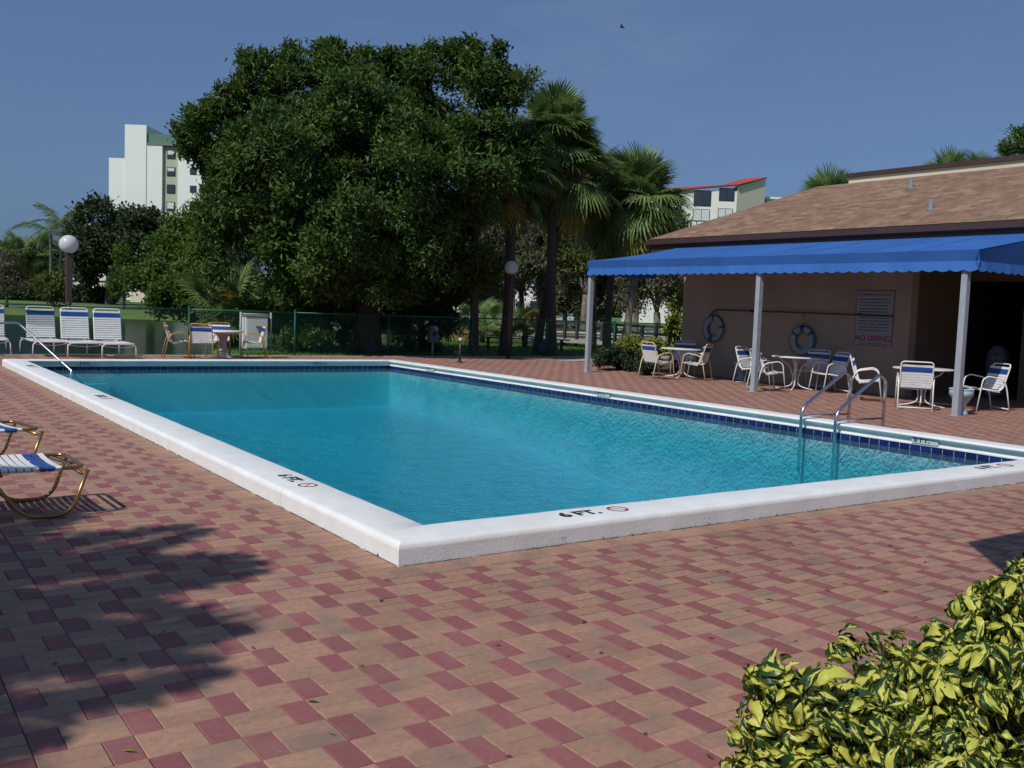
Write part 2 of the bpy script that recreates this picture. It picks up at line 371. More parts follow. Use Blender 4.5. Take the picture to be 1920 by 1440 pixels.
def text_mesh(s, size, mat_, name='lettering', parent=None, origin=(0, 0, 0), xdir=(1, 0, 0), ydir=(0, 1, 0), ext=.0006, align='LEFT', sx=1.0, weight=0):
    cu_ = bpy.data.curves.new('t', 'FONT'); cu_.body = s; cu_.size = size; cu_.extrude = ext; cu_.align_x = align; cu_.resolution_u = 3; cu_.offset = weight
    ob = bpy.data.objects.new('t', cu_); COL.objects.link(ob)
    dg = bpy.context.evaluated_depsgraph_get(); me = bpy.data.meshes.new_from_object(ob.evaluated_get(dg))
    bpy.data.objects.remove(ob); me.materials.clear(); me.materials.append(mat_)
    x = Vector(xdir).normalized(); y = Vector(ydir).normalized(); z = x.cross(y)
    mt = Matrix(((x.x*sx, y.x, z.x, origin[0]), (x.y*sx, y.y, z.y, origin[1]), (x.z*sx, y.z, z.z, origin[2]), (0, 0, 0, 1)))
    me.transform(mt); return link(name, me, parent)

# ------------------------------------------------------------------ foliage
def unit(v): return v/np.maximum(np.linalg.norm(v, axis=1, keepdims=True), 1e-9)
def leaf_arrays(P, D, Nn, L, W, fold=.18):
    """two-triangle folded leaves: base P, direction D, normal Nn, length L, width W"""
    n = len(P); S = unit(np.cross(D, Nn)); L = np.broadcast_to(np.asarray(L, float).reshape(-1, 1), (n, 1)); W = np.broadcast_to(np.asarray(W, float).reshape(-1, 1), (n, 1))
    mid = P + D*L*.5 + Nn*L*.02
    V = np.stack([P, mid+S*W*.5+Nn*W*fold, P+D*L-Nn*L*.08, mid-S*W*.5+Nn*W*fold], 1).reshape(-1, 3)
    i = np.arange(n)[:, None]*4
    F = np.concatenate([i+np.array([[0, 1, 2]]), i+np.array([[0, 2, 3]])], 1).reshape(-1, 3)
    return V, F
def crown_points(blobs, n, shell=.62, seed=0, rough=.22, per_sub=55):
    g = np.random.default_rng(seed); vol = np.array([b[3]*b[4]*b[5] for b in blobs])**(2/3); vol = vol/vol.sum()
    k = max(1, n//per_sub); idx = g.choice(len(blobs), k, p=vol); B = np.array(blobs)[idx]
    d = unit(g.normal(size=(k, 3))); rr = shell + (1-shell)*g.random(k)**.5 + g.normal(0, rough*.45, k)
    C = B[:, :3] + d*B[:, 3:6]*rr[:, None]; nn0 = unit(d/B[:, 3:6]); sz = g.uniform(.55, 1.25, k)*B[:, 3:6].mean(1)*(.34 if len(blobs) > 8 else .34)
    j = g.integers(0, k, n); e = unit(g.normal(size=(n, 3))+nn0[j]*.55+np.array([0, 0, .25])); q = g.random(n)**.4
    P = C[j] + e*(sz[j]*q)[:, None]*np.array([1, 1, .72]); nn = unit(e*.8+nn0[j]*.5)
    return P, nn, g
def foliage(name, blobs, n, per, L, W, m, parent, seed=0, shell=.6, rough=.22, up=.45, spread=.9, clump=.12, loc=None):
    P, nn, g = crown_points(blobs, n, shell, seed, rough)
    Q = np.repeat(P, per, 0) + g.normal(size=(n*per, 3))*clump*.5
    A = np.repeat(unit(nn + np.array([0, 0, up])), per, 0)
    D = unit(A*.55 + g.normal(size=(n*per, 3))*spread*.8)
    Nn = unit(A + np.array([0, 0, .6]) + g.normal(size=(n*per, 3))*.5); Nn = unit(Nn - D*(Nn*D).sum(1, keepdims=True))
    l = L*g.uniform(.65, 1.25, n*per); V, F = leaf_arrays(Q, D, Nn, l, l*W/L)
    o = link(name, mesh_np(name, V, F, m), parent)
    return o
def limbs(mb, base, tips, r0, seed=0, mi=0, wob=.25, tr=.3, n=7):
    g = random.Random(seed)
    for tpt in tips:
        b = Vector(base); t = Vector(tpt); L = (t-b).length; pts = []; rr = []
        K = 6
        for k in range(K+1):
            f = k/K; p = b.lerp(t, f); p.z = b.z+(t.z-b.z)*(f**.8)
            p += Vector((g.uniform(-1, 1), g.uniform(-1, 1), 0))*wob*L*.15*math.sin(f*3.14); pts.append(p); rr.append(r0*(1-f*(1-tr)) if f < 1 else r0*tr*.6)
        mb.tube(pts, r0, n, mi, rr=rr)
        for q in range(3):
            k = g.choice([3, 4, 5]); p = pts[k]; d = Vector((g.uniform(-1, 1), g.uniform(-1, 1), g.uniform(.1, .9))).normalized()*L*.35
            mb.tube([p, p+d*.5+Vector((0, 0, .05*L)), p+d], r0*.2, 5, mi, rr=[rr[k]*.6, rr[k]*.35, rr[k]*.12])
def tree(name, base, blobs, n, per, L, W, lm, bm, trunk_r, label, cat='tree', group=None, seed=0, tips=None, trunk_top=None, **k):
    base = Vector(base); root = empty(name, base, label=label, cat=cat, group=group)
    bl = [(b[0]-base.x, b[1]-base.y, b[2]-base.z, b[3], b[4], b[5]) for b in blobs]
    foliage('crown', bl, n, per, L, W, lm, root, seed, **k)
    mb = MB(); tt = Vector(trunk_top)-base if trunk_top else Vector((0, 0, min(b[2] for b in bl)*.55))
    g = random.Random(seed)
    pts = [Vector((0, 0, -.2)), Vector((0, 0, .1)), tt*.5+Vector((g.uniform(-.1, .1), g.uniform(-.1, .1), 0)), tt]
    mb.tube(pts, trunk_r, 10, rr=[trunk_r*1.35, trunk_r*1.15, trunk_r*.95, trunk_r*.8])
    limbs(mb, tt, tips or [(b[0], b[1], b[2]) for b in bl], trunk_r*.5, seed)
    mb.build('trunk', bm, root)
    return root

def fan_frond_mesh(name, m, seed, n=34, R_=.62, droop=.35, pet=.75):
    """a fan (palmate) leaf: petiole along +X, blade of pleated segments"""
    g = random.Random(seed); V = []; F = []
    def quad(a, b, c, d): i = len(V); V.extend([a, b, c, d]); F.append((i, i+1, i+2, i+3))
    # petiole
    for s in (-1, 1): quad((0, s*.018, 0), (pet, s*.010, .06), (pet, 0, .085), (0, 0, .03))
    for k in range(n):
        a = R(-118 + 236*k/(n-1)) + g.uniform(-.03, .03); L = R_*(1.12-.25*abs(a)/2.1)*g.uniform(.9, 1.08)
        da = R(236/(n-1))*.56
        def pt(r, aa, lift=0):
            x = pet + r*math.cos(aa)*1.0; y = r*math.sin(aa); z = .07 + .12*r - droop*(r/R_)**2.4*R_*.75 - .10*abs(math.sin(aa))*r + lift
            return (x, y, z)
        r1 = L*.52
        c0 = pt(.02, a); m0 = pt(r1, a-da); m1 = pt(r1, a+da); mm = pt(r1, a, .025)
        quad(c0, m0, mm, mm); V[-1] = m1; F[-1] = F[-1]
        tip = pt(L, a+g.uniform(-.05, .05)); q0 = pt(L*.8, a-da*.42); q1 = pt(L*.8, a+da*.42)
        quad(m0, q0, q1, m1); quad(q0, tip, tip, q1); V[-2] = tuple(np.array(tip)+np.array((.004, .004, 0)))
    return mesh_np(name, V, F, m)
FAN = [fan_frond_mesh('frond', M['frond'], s, droop=d, R_=r) for s, d, r in ((1, .25, .80), (2, .45, .88), (3, .7, .85))]
FANY = [fan_frond_mesh('frond', M['frondy'], s, droop=d, R_=.85) for s, d in ((4, .8), (5, 1.0))]
FAND = [fan_frond_mesh('frond', M['frondd'], s, n=20, droop=1.2, R_=.75) for s in (6, 7)]
def sabal(base, top, r, label, seed=0, nf=34, scale=1.0, dead=8, group='fan palms beyond the pool fence', yel=9, cat='palm tree', name='fan_palm', bark='palmbark'):
    """base/top world points of the trunk"""
    base = Vector(base); top = Vector(top); root = empty(name, base, label=label, cat=cat, group=group)
    g = random.Random(seed); t = top-base; mb = MB(); K = 14; pts = []; rr = []
    for k in range(K+1):
        f = k/K; pts.append(t*f + Vector((math.sin(f*3+seed)*.08, math.cos(f*2.3+seed)*.08-.08, 0))); rr.append(r*(1.25-.3*min(1, f*4))*(1+.07*(k % 2))*(1-.1*f))
    mb.tube([(0, 0, -.2)]+pts, r, 10, rr=[r*1.4]+rr)
    for k in range(26):   # old boots under the crown
        a = g.uniform(0, 6.28); z = t.z-g.uniform(.1, 1.1)*scale; c = t*(z/t.z); d = Vector((math.cos(a), math.sin(a), 0))
        p = c+d*r*.9; mb.tube([p, p+d*.10*scale+Vector((0, 0, .12))*scale, p+d*.22*scale+Vector((0, 0, .32))*scale], .03, 4, rr=[.045*scale, .035*scale, .012*scale])
    mb.build('trunk', M[bark], root)
    for i in range(nf):
        f = (i+.5)/nf; az = i*2.39996+g.uniform(-.3, .3)
        if i < dead: el = R(g.uniform(-88, -62)); me = g.choice(FAND); s = g.uniform(.8, 1.05)
        elif i < dead+yel: el = R(g.uniform(-58, -25)); me = g.choice(FANY+FAN[1:]); s = g.uniform(.95, 1.15)
        else:
            q = (i-dead-yel)/max(1, nf-dead-yel); el = R(-35 + 115*q + g.uniform(-12, 12)); me = FAN[0] if q > .6 else g.choice(FAN); s = g.uniform(.9, 1.15)
        o = link('frond', me, root, t+Vector((0, 0, -.12*scale + .25*f*scale)))
        o.rotation_euler = (g.uniform(-.3, .3), -el, az); o.scale = (s*scale,)*3
    return root
def feather_mesh(name, m, seed, L=2.6, n=34, w=.62, droop=.9, hw=.022):
    """a pinnate (feather) leaf along +X"""
    g = random.Random(seed); V = []; F = []
    def P(f): return np.array((L*f*(1-.12*f), 0, L*(.35*f-droop*.55*f*f)))
    for k in range(8):
        a, b = P(k/8), P((k+1)/8); i = len(V); V += [a+(0, -.015, 0), b+(0, -.012, 0), b+(0, .012, 0), a+(0, .015, 0)]; F.append((i, i+1, i+2, i+3))
    for k in range(n):
        f = .1+.9*k/n; p = P(f); l = w*math.sin(3.14*(f*.86+.12))**.7*g.uniform(.85, 1.1)
        for s in (-1, 1):
            d = np.array((.55, s*.8, -.15+g.uniform(-.2, .2))); d /= np.linalg.norm(d); q = p+d*l*.5; e = p+d*l+np.array((0, 0, -.28*l))
            i = len(V); V += [p, q+(hw, 0, 0), e, q-(hw, 0, 0)]; F.append((i, i+1, i+2, i+3))
    return mesh_np(name, V, F, m)
FEA = [feather_mesh('frond', M['frond'], s, droop=d) for s, d in ((1, .8), (2, 1.3))]
FES = [feather_mesh('frond', M['frond'], s, droop=d, hw=.045, n=40) for s, d in ((8, .8), (9, 1.2))]  # wide leaflets, to deepen the shade of the added palms
FEAY = feather_mesh('frond', M['frondy'], 5, droop=1.1)
def feather_palm(base, top, r, label, seed=0, nf=16, scale=1, group=None, mats=None, name='feather_palm', bm='palmbark', meshes=None):
    base = Vector(base); top = Vector(top); root = empty(name, base, label=label, cat='palm tree', group=group); g = random.Random(seed); t = top-base
    MB().tube([(0, 0, -.2), t*.3+Vector((.05, 0, 0)), t*.7, t], r, 9, rr=[r*1.4, r, r*.9, r*.7]).build('trunk', M[bm], root)
    ms = meshes or FEA
    for i in range(nf):
        o = link('frond', g.choice(ms), root, t); o.rotation_euler = (0, -R(g.uniform(-35, 50)), i*2.39996+g.uniform(-.3, .3)); o.scale = (scale*g.uniform(.8, 1.1),)*3
    return root

# ------------------------------------------------------------------ terrain, pond, paths
def axis(lo, hi, d0, d1, step, big):
    a = list(np.arange(d0, d1+.01, step)); x = d0; s = step
    while x > lo: s *= big; x -= s; a.insert(0, x)
    x = d1; s = step
    while x < hi: s *= big; x += s; a.append(x)
    return np.array(a)
gx = axis(-500, 900, -8, 60, 1.0, 1.18); gy = axis(-400, 1100, -8, 90, 1.0, 1.18)
def depth_of(x, y): return (x-CAM.x)*math.sin(YAW)+(y-CAM.y)*math.cos(YAW)
def lat_of(x, y): return (x-CAM.x)*math.cos(YAW)-(y-CAM.y)*math.sin(YAW)
def in_pond(x, y):
    # near shore just behind the fence, far bank about 80 m off, right shore curving away
    rx = 5.9 + max(0, y-22.4)*.36
    return y > 22.6 and x < rx and depth_of(x, y) < 79+2*math.sin(x*.08)
def hgt(x, y):
    d = depth_of(x, y); z = -.035
    if d > 80: z = -.25 + .85*min(1, (d-80)/70)
    if in_pond(x, y): return -1.3
    if 4 < y < 22 and False: pass
    return z
X, Y = np.meshgrid(gx, gy, indexing='ij'); Z = np.vectorize(hgt)(X, Y)
V = np.stack([X, Y, Z], -1).reshape(-1, 3); ny = len(gy); F = []
for i in range(len(gx)-1):
    for j in range(ny-1):
        cx, cy = (gx[i]+gx[i+1])/2, (gy[j]+gy[j+1])/2
        if -6.9 < cx < 19.5 and -6.9 < cy < 20.0: continue     # deck and pool stand here
        F.append((i*ny+j, (i+1)*ny+j, (i+1)*ny+j+1, i*ny+j+1))
struct(link('ground', mesh_np('ground', V, F, M['lawn'], smooth=True)))
pw = MB(); pw.face([(-400, 22, -.5), (80, 22, -.5), (80, 200, -.5), (-400, 200, -.5)]); struct(pw.build('pond_water', M['pond']))

# ------------------------------------------------------------------ pool
CW, CT = .3947, .1406; PX0, PX1, PY0, PY1 = CW, CW+8.228, CW, CW+16.3985; OX1, OY1 = PX1+CW, PY1+CW
# deck bed (jointing sand) with a hole for the pool
db = MB()
DX0, DX1, DY0, DY1 = -7.2, 20.0, -7.2, 20.62
for a, b, c, d in ((DX0, 0.02, DY0, DY1), (OX1-.02, DX1, DY0, DY1), (0.02, OX1-.02, DY0, .02), (.02, OX1-.02, OY1-.02, DY1)):
    db.box(a, b, c, d, -.3, -.011)
deck = struct(db.build('pool_deck', M['sand']))
# pavers
UX, UY, J = .3200, .2035, .0022
def paver_boxes():
    out = []      # x0,x1,y0,y1,red
    ox, oy = .0467, -1.343
    i0, i1 = int((DX0-ox)/UX)-1, int((DX1-ox)/UX)+1; j0, j1 = int((DY0-oy)/UY)-1, int((DY1-oy)/UY)+1
    w = UX/3
    for j in range(j0, j1):
        y0 = oy+j*UY; y1 = y0+UY; sh = 0 if j % 2 else -w
        for i in range(i0, i1):
            x = ox+i*UX+sh
            out.append((x, x+w, y0, y1, 1))
            out.append((x+w, x+3*w, y0, y0+UY/2, 0)); out.append((x+w, x+3*w, y0+UY/2, y1, 0))
    return out
S = .2035     # soldier course round the pool
def clipped():
    res = []
    for x0, x1, y0, y1, r in paver_boxes():
        x0 = max(x0, DX0); x1 = min(x1, DX1); y0 = max(y0, DY0); y1 = min(y1, DY1)
        if x1-x0 < .02 or y1-y0 < .02: continue
        if x1 > 16.0 and y0 > 7.2 and x0 < 20: 
            if x0 > 15.98: continue
        if x1 > -S and x0 < OX1+S and y1 > -S and y0 < OY1+S:
            # cut against the pool rectangle
            if x0 < -S: x1 = min(x1, -S)
            elif x1 > OX1+S: x0 = max(x0, OX1+S)
            elif y0 < -S: y1 = min(y1, -S)
            elif y1 > OY1+S: y0 = max(y0, OY1+S)
            else: continue
            if x1-x0 < .02 or y1-y0 < .02: continue
        res.append((x0, x1, y0, y1, r))
    w = .1017
    n = int((OX1+2*S)/w)
    for k in range(n):
        a = -S+k*(OX1+2*S)/n; b = a+(OX1+2*S)/n
        res.append((a, b, -S, 0.0, 0)); res.append((a, b, OY1, OY1+S, 0))
    n = int(OY1/w)
    for k in range(n):
        a = k*OY1/n; b = a+OY1/n; res.append((-S, 0.0, a, b, 0)); res.append((OX1, OX1+S, a, b, 0))
    return res
PV = clipped(); PA = np.array(PV)
cxy = np.stack([(PA[:, 0]+PA[:, 1])/2, (PA[:, 2]+PA[:, 3])/2], 1)
dep = (cxy[:, 0]-CAM.x)*math.sin(YAW)+(cxy[:, 1]-CAM.y)*math.cos(YAW); lat = (cxy[:, 0]-CAM.x)*math.cos(YAW)-(cxy[:, 1]-CAM.y)*math.sin(YAW)
pxx = 960+lat/np.maximum(dep, .1)*FPX; pyy = 577+.0379*(pxx-960)+1.55/np.maximum(dep, .1)*FPX
hedge_hide = (pxx > 1450) & (pyy > 1440-(pxx-1450)*.75)
vis = (dep > 1) & (pxx > -20) & (pxx < 1940) & (pyy < 1460) & ~hedge_hide
order = np.argsort(np.where(vis, dep, 1e9))[:290]
near = set(order.tolist())
def paver_mesh(w, h, m):
    b = .0035; mb = MB(); x, y = w/2-J/2, h/2-J/2
    P = [(-x, -y, -.010), (x, -y, -.010), (x, y, -.010), (-x, y, -.010), (-x, -y, -b), (x, -y, -b), (x, y, -b), (-x, y, -b), (-x+b, -y+b, 0), (x-b, -y+b, 0), (x-b, y-b, 0), (-x+b, y-b, 0)]
    mb.v = P; mb.f = [(8, 9, 10, 11)]+[(r*4+k, r*4+(k+1) % 4, r*4+4+(k+1) % 4, r*4+4+k) for r in (0, 1) for k in range(4)]; mb.m = [0]*9; mb.sm = [False]*9
    return mb.mesh('paver', m)
pm = {}
g = random.Random(3)
for i in order:
    x0, x1, y0, y1, r = PV[i]; key = (round(x1-x0, 3), round(y1-y0, 3), r)
    if key not in pm: pm[key] = paver_mesh(key[0], key[1], M['red' if r else 'tan'])
    o = link('paver', pm[key], deck, ((x0+x1)/2, (y0+y1)/2, g.uniform(-.0012, .0012))); o.rotation_euler = (g.uniform(-.005, .005), g.uniform(-.005, .005), g.uniform(-.006, .006))
rest = np.array([i for i in range(len(PV)) if i not in near]); A_ = PA[rest]; n = len(A_)
b = .0035; zt = rng.uniform(-.0014, .0014, n); tx_, ty_ = rng.uniform(-.004, .004, (2, n))
def ring(ins, z):
    x0, x1, y0, y1 = A_[:, 0]+J/2+ins, A_[:, 1]-J/2-ins, A_[:, 2]+J/2+ins, A_[:, 3]-J/2-ins
    return [np.stack([x, y, z+zt+(x-(x0+x1)/2)*tx_+(y-(y0+y1)/2)*ty_], 1) for x, y in ((x0, y0), (x1, y0), (x1, y1), (x0, y1))]
V = np.stack(ring(0, -.010)+ring(b, 0), 1).reshape(-1, 3)
f5 = np.array([(4, 5, 6, 7), (0, 1, 5, 4), (1, 2, 6, 5), (2, 3, 7, 6), (3, 0, 4, 7)])
F = (np.arange(n)[:, None, None]*8+f5[None]).reshape(-1, 4)
tag(link('paver', mesh_np('paver_field', V, F, [M['tan'], M['red']], np.repeat(A_[:, 4].astype(int), 5)), deck), kind='stuff')

# coping, tiles, shell
pool = struct(empty('swimming_pool', (0, 0, 0)))
def prof_near():   # outer face, rounded arris, top, nose, undercut band, lip
    return [(0, -.10), (0, .10), (.006, .122), (.020, .136), (.040, CT), (CW-.035, CT), (CW-.012, CT-.006), (CW, CT-.020),
            (CW-.012, CT-.036), (CW-.075, CT-.062), (CW-.070, CT-.118), (CW-.052, CT-.120), (CW-.052, CT-.136), (CW-.09, CT-.138), (.10, -.10)]
def coping_block(p0, p1, inward, m0=0, m1=0):
    """block along p0->p1 (outer line); inward = unit vector to the water; m0/m1 = mitre at the ends"""
    p0 = Vector(p0); p1 = Vector(p1); t = (p1-p0).normalized(); inn = Vector(inward); mb = MB(); pr = prof_near(); n = len(pr)
    K = max(2, int((p1-p0).length/.25)); base = 0
    for k in range(K+1):
        f = k/K; p = p0.lerp(p1, f)
        for a, z in pr:
            L_ = (p1-p0).length; off = 0
            if m0: off = max(f*L_, a*.999+f*.01)-f*L_
            if m1: off = min(f*L_, L_-a*.999-(1-f)*.01)-f*L_
            w = .0010*math.sin(p.x*5.1+p.y*3.3+z*40)+.0012*math.sin(p.x*13+p.y*11)
            q = p+inn*(a+w)+t*off; mb.v.append((q.x, q.y, z+w*.8))
    for k in range(K):
        for i in range(n):
            a0 = k*n+i; a1 = k*n+(i+1) % n; b0 = a0+n; b1 = (k+1)*n+(i+1) % n
            mb.f.append((a0, b0, b1, a1)); mb.m.append(1 if 9 <= i <= 13 and False else 0); mb.sm.append(i not in (0, 8, 9, 10, 11, 12, 13))
    mb.face([mb.v[i] for i in reversed(range(n))]); mb.face([mb.v[K*n+i] for i in range(n)])
    # orient consistently
    me = mb.mesh('coping_block', M['coping'])
    import bmesh
    bm = bmesh.new(); bm.from_mesh(me); bmesh.ops.recalc_face_normals(bm, faces=bm.faces); bm.to_mesh(me); bm.free()
    return link('coping_block', me, pool)
def run(a, b, inward, cuts):
    a = Vector(a); b = Vector(b); L = (b-a).length; t = (b-a)/L; ss = [0]+cuts+[L]
    for i in range(len(ss)-1):
        e = .0016
        coping_block(a+t*(ss[i]+(e if i else 0)), a+t*(ss[i+1]-(e if i < len(ss)-2 else 0)), inward, 1 if i == 0 else 0, 1 if i == len(ss)-2 else 0)
run((0, 0, 0), (OX1, 0, 0), (0, 1, 0), [1.25, 2.60, 4.61, 5.89, 7.3])
run((0, OY1, 0), (0, 0, 0), (1, 0, 0), [1.6, 3.3, 5.0, 6.7, 8.4, 10.1, 11.8, 13.5, 15.3])
run((OX1, 0, 0), (OX1, OY1, 0), (-1, 0, 0), [1.7, 3.5, 5.2, 7.0, 8.7, 10.4, 12.1, 13.9, 15.6])
run((OX1, OY1, 0), (0, OY1, 0), (0, -1, 0), [1.5, 3.0, 4.6, 6.1, 7.6])
# dirt and weeds in the joint under the outer edge
g = random.Random(5); mb = MB()
for k in range(420):
    if g.random() < .55: x, y = -.004-g.random()*.012, g.uniform(0, 12)**1.0
    else: x, y = g.uniform(0, 8), -.004-g.random()*.012
    s = g.uniform(.002, .006)*(1+1.0*(g.random() < .08)); z = g.uniform(0, .006)
    mb.face([(x-s, y-s, z), (x+s, y-s*.6, z+.001), (x, y+s*.4, z+s*1.3)]); mb.face([(x+s, y-s*.6, z), (x+s*.7, y+s, z), (x, y+s*.4, z+s*1.3)])
for (ax_, len_, d_) in (('y', 16.0, 0), ('x', 9.0, 0)):     # dark broken crack where coping meets pavers
    q = .02
    while q < len_:
        l_ = g.uniform(.03, .22); w0, w1, w2 = g.uniform(.003, .013), g.uniform(.004, .018), g.uniform(.003, .010)
        P = [(q, -.0005), (q+l_*.5, -.0005), (q+l_, -.0005), (q+l_, -w2), (q+l_*.5, -w1), (q, -w0)]
        mb.face([(b, a, .0022) if ax_ == 'y' else (a, b, .0022) for a, b in (P if ax_ == 'x' else P)]); q += l_+(0 if g.random() < .6 else g.uniform(.01, .12))
for jx in (1.25, 2.60, 4.61, 5.89, 7.3):      # chips at the painted-over joints
    for k in range(6):
        z = g.uniform(.0, .06); x = jx+g.gauss(0, .012); s = g.uniform(.002, .007); mb.face([(x-s, -.0012, z), (x+s, -.0012, z+s*.3), (x+s*.2, -.0012, z+s*1.6)])
tag(mb.build('edge_dirt', M['dirt'], pool), kind='stuff')
WL = -.062
TX = .064    # tile face sits behind the nose
tl = MB(); tl.box(-.0035, 0, -.0715, .0715, -.146, 0, bev=0); tme = tl.mesh('tile', M['tile'])
TZ = CT-.139
tix0, tix1, tiy0, tiy1 = PX0-TX, PX1+TX, PY0-TX, PY1+TX
n = round((tiy1-tiy0)/.152)
for k in range(n):
    y = tiy0+(k+.5)*(tiy1-tiy0)/n
    link('tile', tme, pool, (tix1, y, TZ))
n2 = round((tix1-tix0)/.152)
for k in range(n2):
    x = tix0+(k+.5)*(tix1-tix0)/n2
    link('tile', tme, pool, (x, tiy1, TZ), (0, 0, math.pi/2))
mb = MB()
for k in range(n):
    y = tiy0+(k+.5)*(tiy1-tiy0)/n; mb.box(tix0, tix0+.0035, y-.0745, y+.0745, TZ-.146, TZ)
for k in range(n2):
    x = tix0+(k+.5)*(tix1-tix0)/n2; mb.box(x-.0745, x+.0745, tiy0, tiy0+.0035, TZ-.146, TZ)
tag(mb.build('tile', M['tile'], pool), kind='stuff')
mb = MB(); zd, zs = -1.95, -1.02; e = .001
a, b_, c, d = tix0-e, tix1+e, tiy0-e, tiy1+e
def zf(y): return zd if y < 5 else zd+(zs-zd)*min(1, (y-5)/7)
ys = [c, 5, 12, d]
for i in range(3): mb.face([(a, ys[i], zf(ys[i])), (b_, ys[i], zf(ys[i])), (b_, ys[i+1], zf(ys[i+1])), (a, ys[i+1], zf(ys[i+1]))])
for x, fl in ((a, 1), (b_, -1)):
    for i in range(3):
        q = [(x, ys[i], zf(ys[i])), (x, ys[i+1], zf(ys[i+1])), (x, ys[i+1], TZ-.15), (x, ys[i], TZ-.15)]; mb.face(q if fl > 0 else q[::-1])
mb.face([(a, c, zd), (a, c, TZ-.15), (b_, c, TZ-.15), (b_, c, zd)]); mb.face([(a, d, zs), (b_, d, zs), (b_, d, TZ-.15), (a, d, TZ-.15)])
mb.build('basin', M['plaster'], pool)
mb = MB()
mb.box(a-.03, a, c-.03, d+.03, TZ-.152, TZ+.0); mb.box(b_, b_+.03, c-.03, d+.03, TZ-.152, TZ); mb.box(a+.0, b_, c-.03, c, TZ-.152, TZ); mb.box(a, b_, d, d+.03, TZ-.152, TZ)
mb.build('grout_bed', M['grout'], pool)
# pool steps in the far left corner, under water
mb = MB(); mb.box(a+.01, a+1.6, d-.35, d-.01, zs, -.35); mb.box(a+.01, a+1.6, d-.70, d-.351, zs, -.62); mb.build('pool_step', M['plaster'], pool)
# water body: closed solid, absorbing
mb = MB(); wa, wb, wc, wd = tix0-.02, tix1+.02, tiy0-.02, tiy1+.02
zw = zd+.004
Pw = [(wa, wc), (wb, wc), (wb, 5), (wb, 12), (wb, wd), (wa, wd), (wa, 12), (wa, 5)]
zb = [zd, zd, zf(5), zf(12), zs, zs, zf(12), zf(5)]
mb.v = [(x, y, WL) for x, y in Pw]+[(x, y, z-.25) for (x, y), z in zip(Pw, zb)]
mb.f = [tuple(range(8)), (15, 14, 11, 10)[::-1], (8, 9, 10, 15)[::-1], (14, 13, 12, 11)[::-1]]+[(i+8, (i+1) % 8+8, (i+1) % 8, i) for i in range(8)]
mb.m = [0]+[0]*11; mb.sm = [False]*12
wo_ = mb.build('pool_water', M['water']); struct(wo_)
import bmesh
bm = bmesh.new(); bm.from_mesh(wo_.data); bmesh.ops.recalc_face_normals(bm, faces=bm.faces); bm.to_mesh(wo_.data); bm.free()

# depth markers
def marker(text, org, xd, yd, symbol=True, size=.105, plate=None, half=False):
    root = None
    x = Vector(xd); y = Vector(yd); z = x.cross(y); o = Vector(org)
    if plate:
        w, h = plate; mb = MB(); e0 = o-x*.03-y*.02
        P = [e0+z*k for k in (0, .004)]
        mt = Matrix(((x.x, y.x, z.x, e0.x), (x.y, y.y, z.y, e0.y), (x.z, y.z, z.z, e0.z), (0, 0, 0, 1)))
        mb.box(0, w, 0, h, -.002, .004, mtx=mt); pl = mb.build('depth_marker', M['plaque'], pool)
        text_mesh(text, size, M['ink'], 'lettering', pl, o+z*.0052, x, y, weight=.003)
    else:
        pl = text_mesh(text, size, M['ink'], 'depth_marker', pool, o+z*.0018, x, y, weight=.0075)
    if symbol:
        c = o+x*.335*size/.105+y*.038*size/.105+z*.0018; mb = MB(); n = 22; r0, r1 = .040*size/.105, .052*size/.105
        for k in range(n):
            a0, a1 = 2*math.pi*k/n, 2*math.pi*(k+1)/n
            mb.face([c+(x*math.cos(a)+y*math.sin(a))*r for a, r in ((a0, r0), (a0, r1), (a1, r1), (a1, r0))])
        dd = (x-y).normalized(); pp = (x+y).normalized()
        mb.face([c+dd*r0+pp*.004, c-dd*r0+pp*.004, c-dd*r0-pp*.004, c+dd*r0-pp*.004])
        s = mb.build('no_diving_symbol', M['inkred'], pl)
        mb = MB(); q = c+z*.0004       # diving figure
        mb.face([q-x*.022+y*.016, q-x*.016+y*.022, q+x*.010-y*.004, q+x*.004-y*.010]); mb.face([q+x*.006-y*.006, q+x*.018-y*.004, q+x*.018-y*.010, q+x*.006-y*.014])
        mb.build('diving_figure', M['ink'], pl)
zt_ = CT
marker('6 FT.', (1.36, .155, zt_), (1, 0, 0), (0, 1, 0), size=.165)
marker('6 FT.', (.175, 2.42, zt_), (0, -1, 0), (1, 0, 0), size=.155)
marker('5 FT.', (.175, 9.28, zt_), (0, -1, 0), (1, 0, 0), size=.155)
marker('3 FT.', (.175, 15.3, zt_), (0, -1, 0), (1, 0, 0), size=.155)
marker('6 FT.', (6.60, .155, zt_), (1, 0, 0), (0, 1, 0), size=.165)
for tx, y in (('6 FT.', 2.24), ('4 FT.', 8.62), ('4 FT.', 14.93)):
    marker(tx, (PX1+.052-.009, y, .045), (0, -1, 0), (0, 0, 1), False, .11, (.37, .118))
for x in (1.40, 6.65):
    marker('3 FT.', (x, PY1+.052-.009, .045), (1, 0, 0), (0, 0, 1), False, .11, (.37, .118))

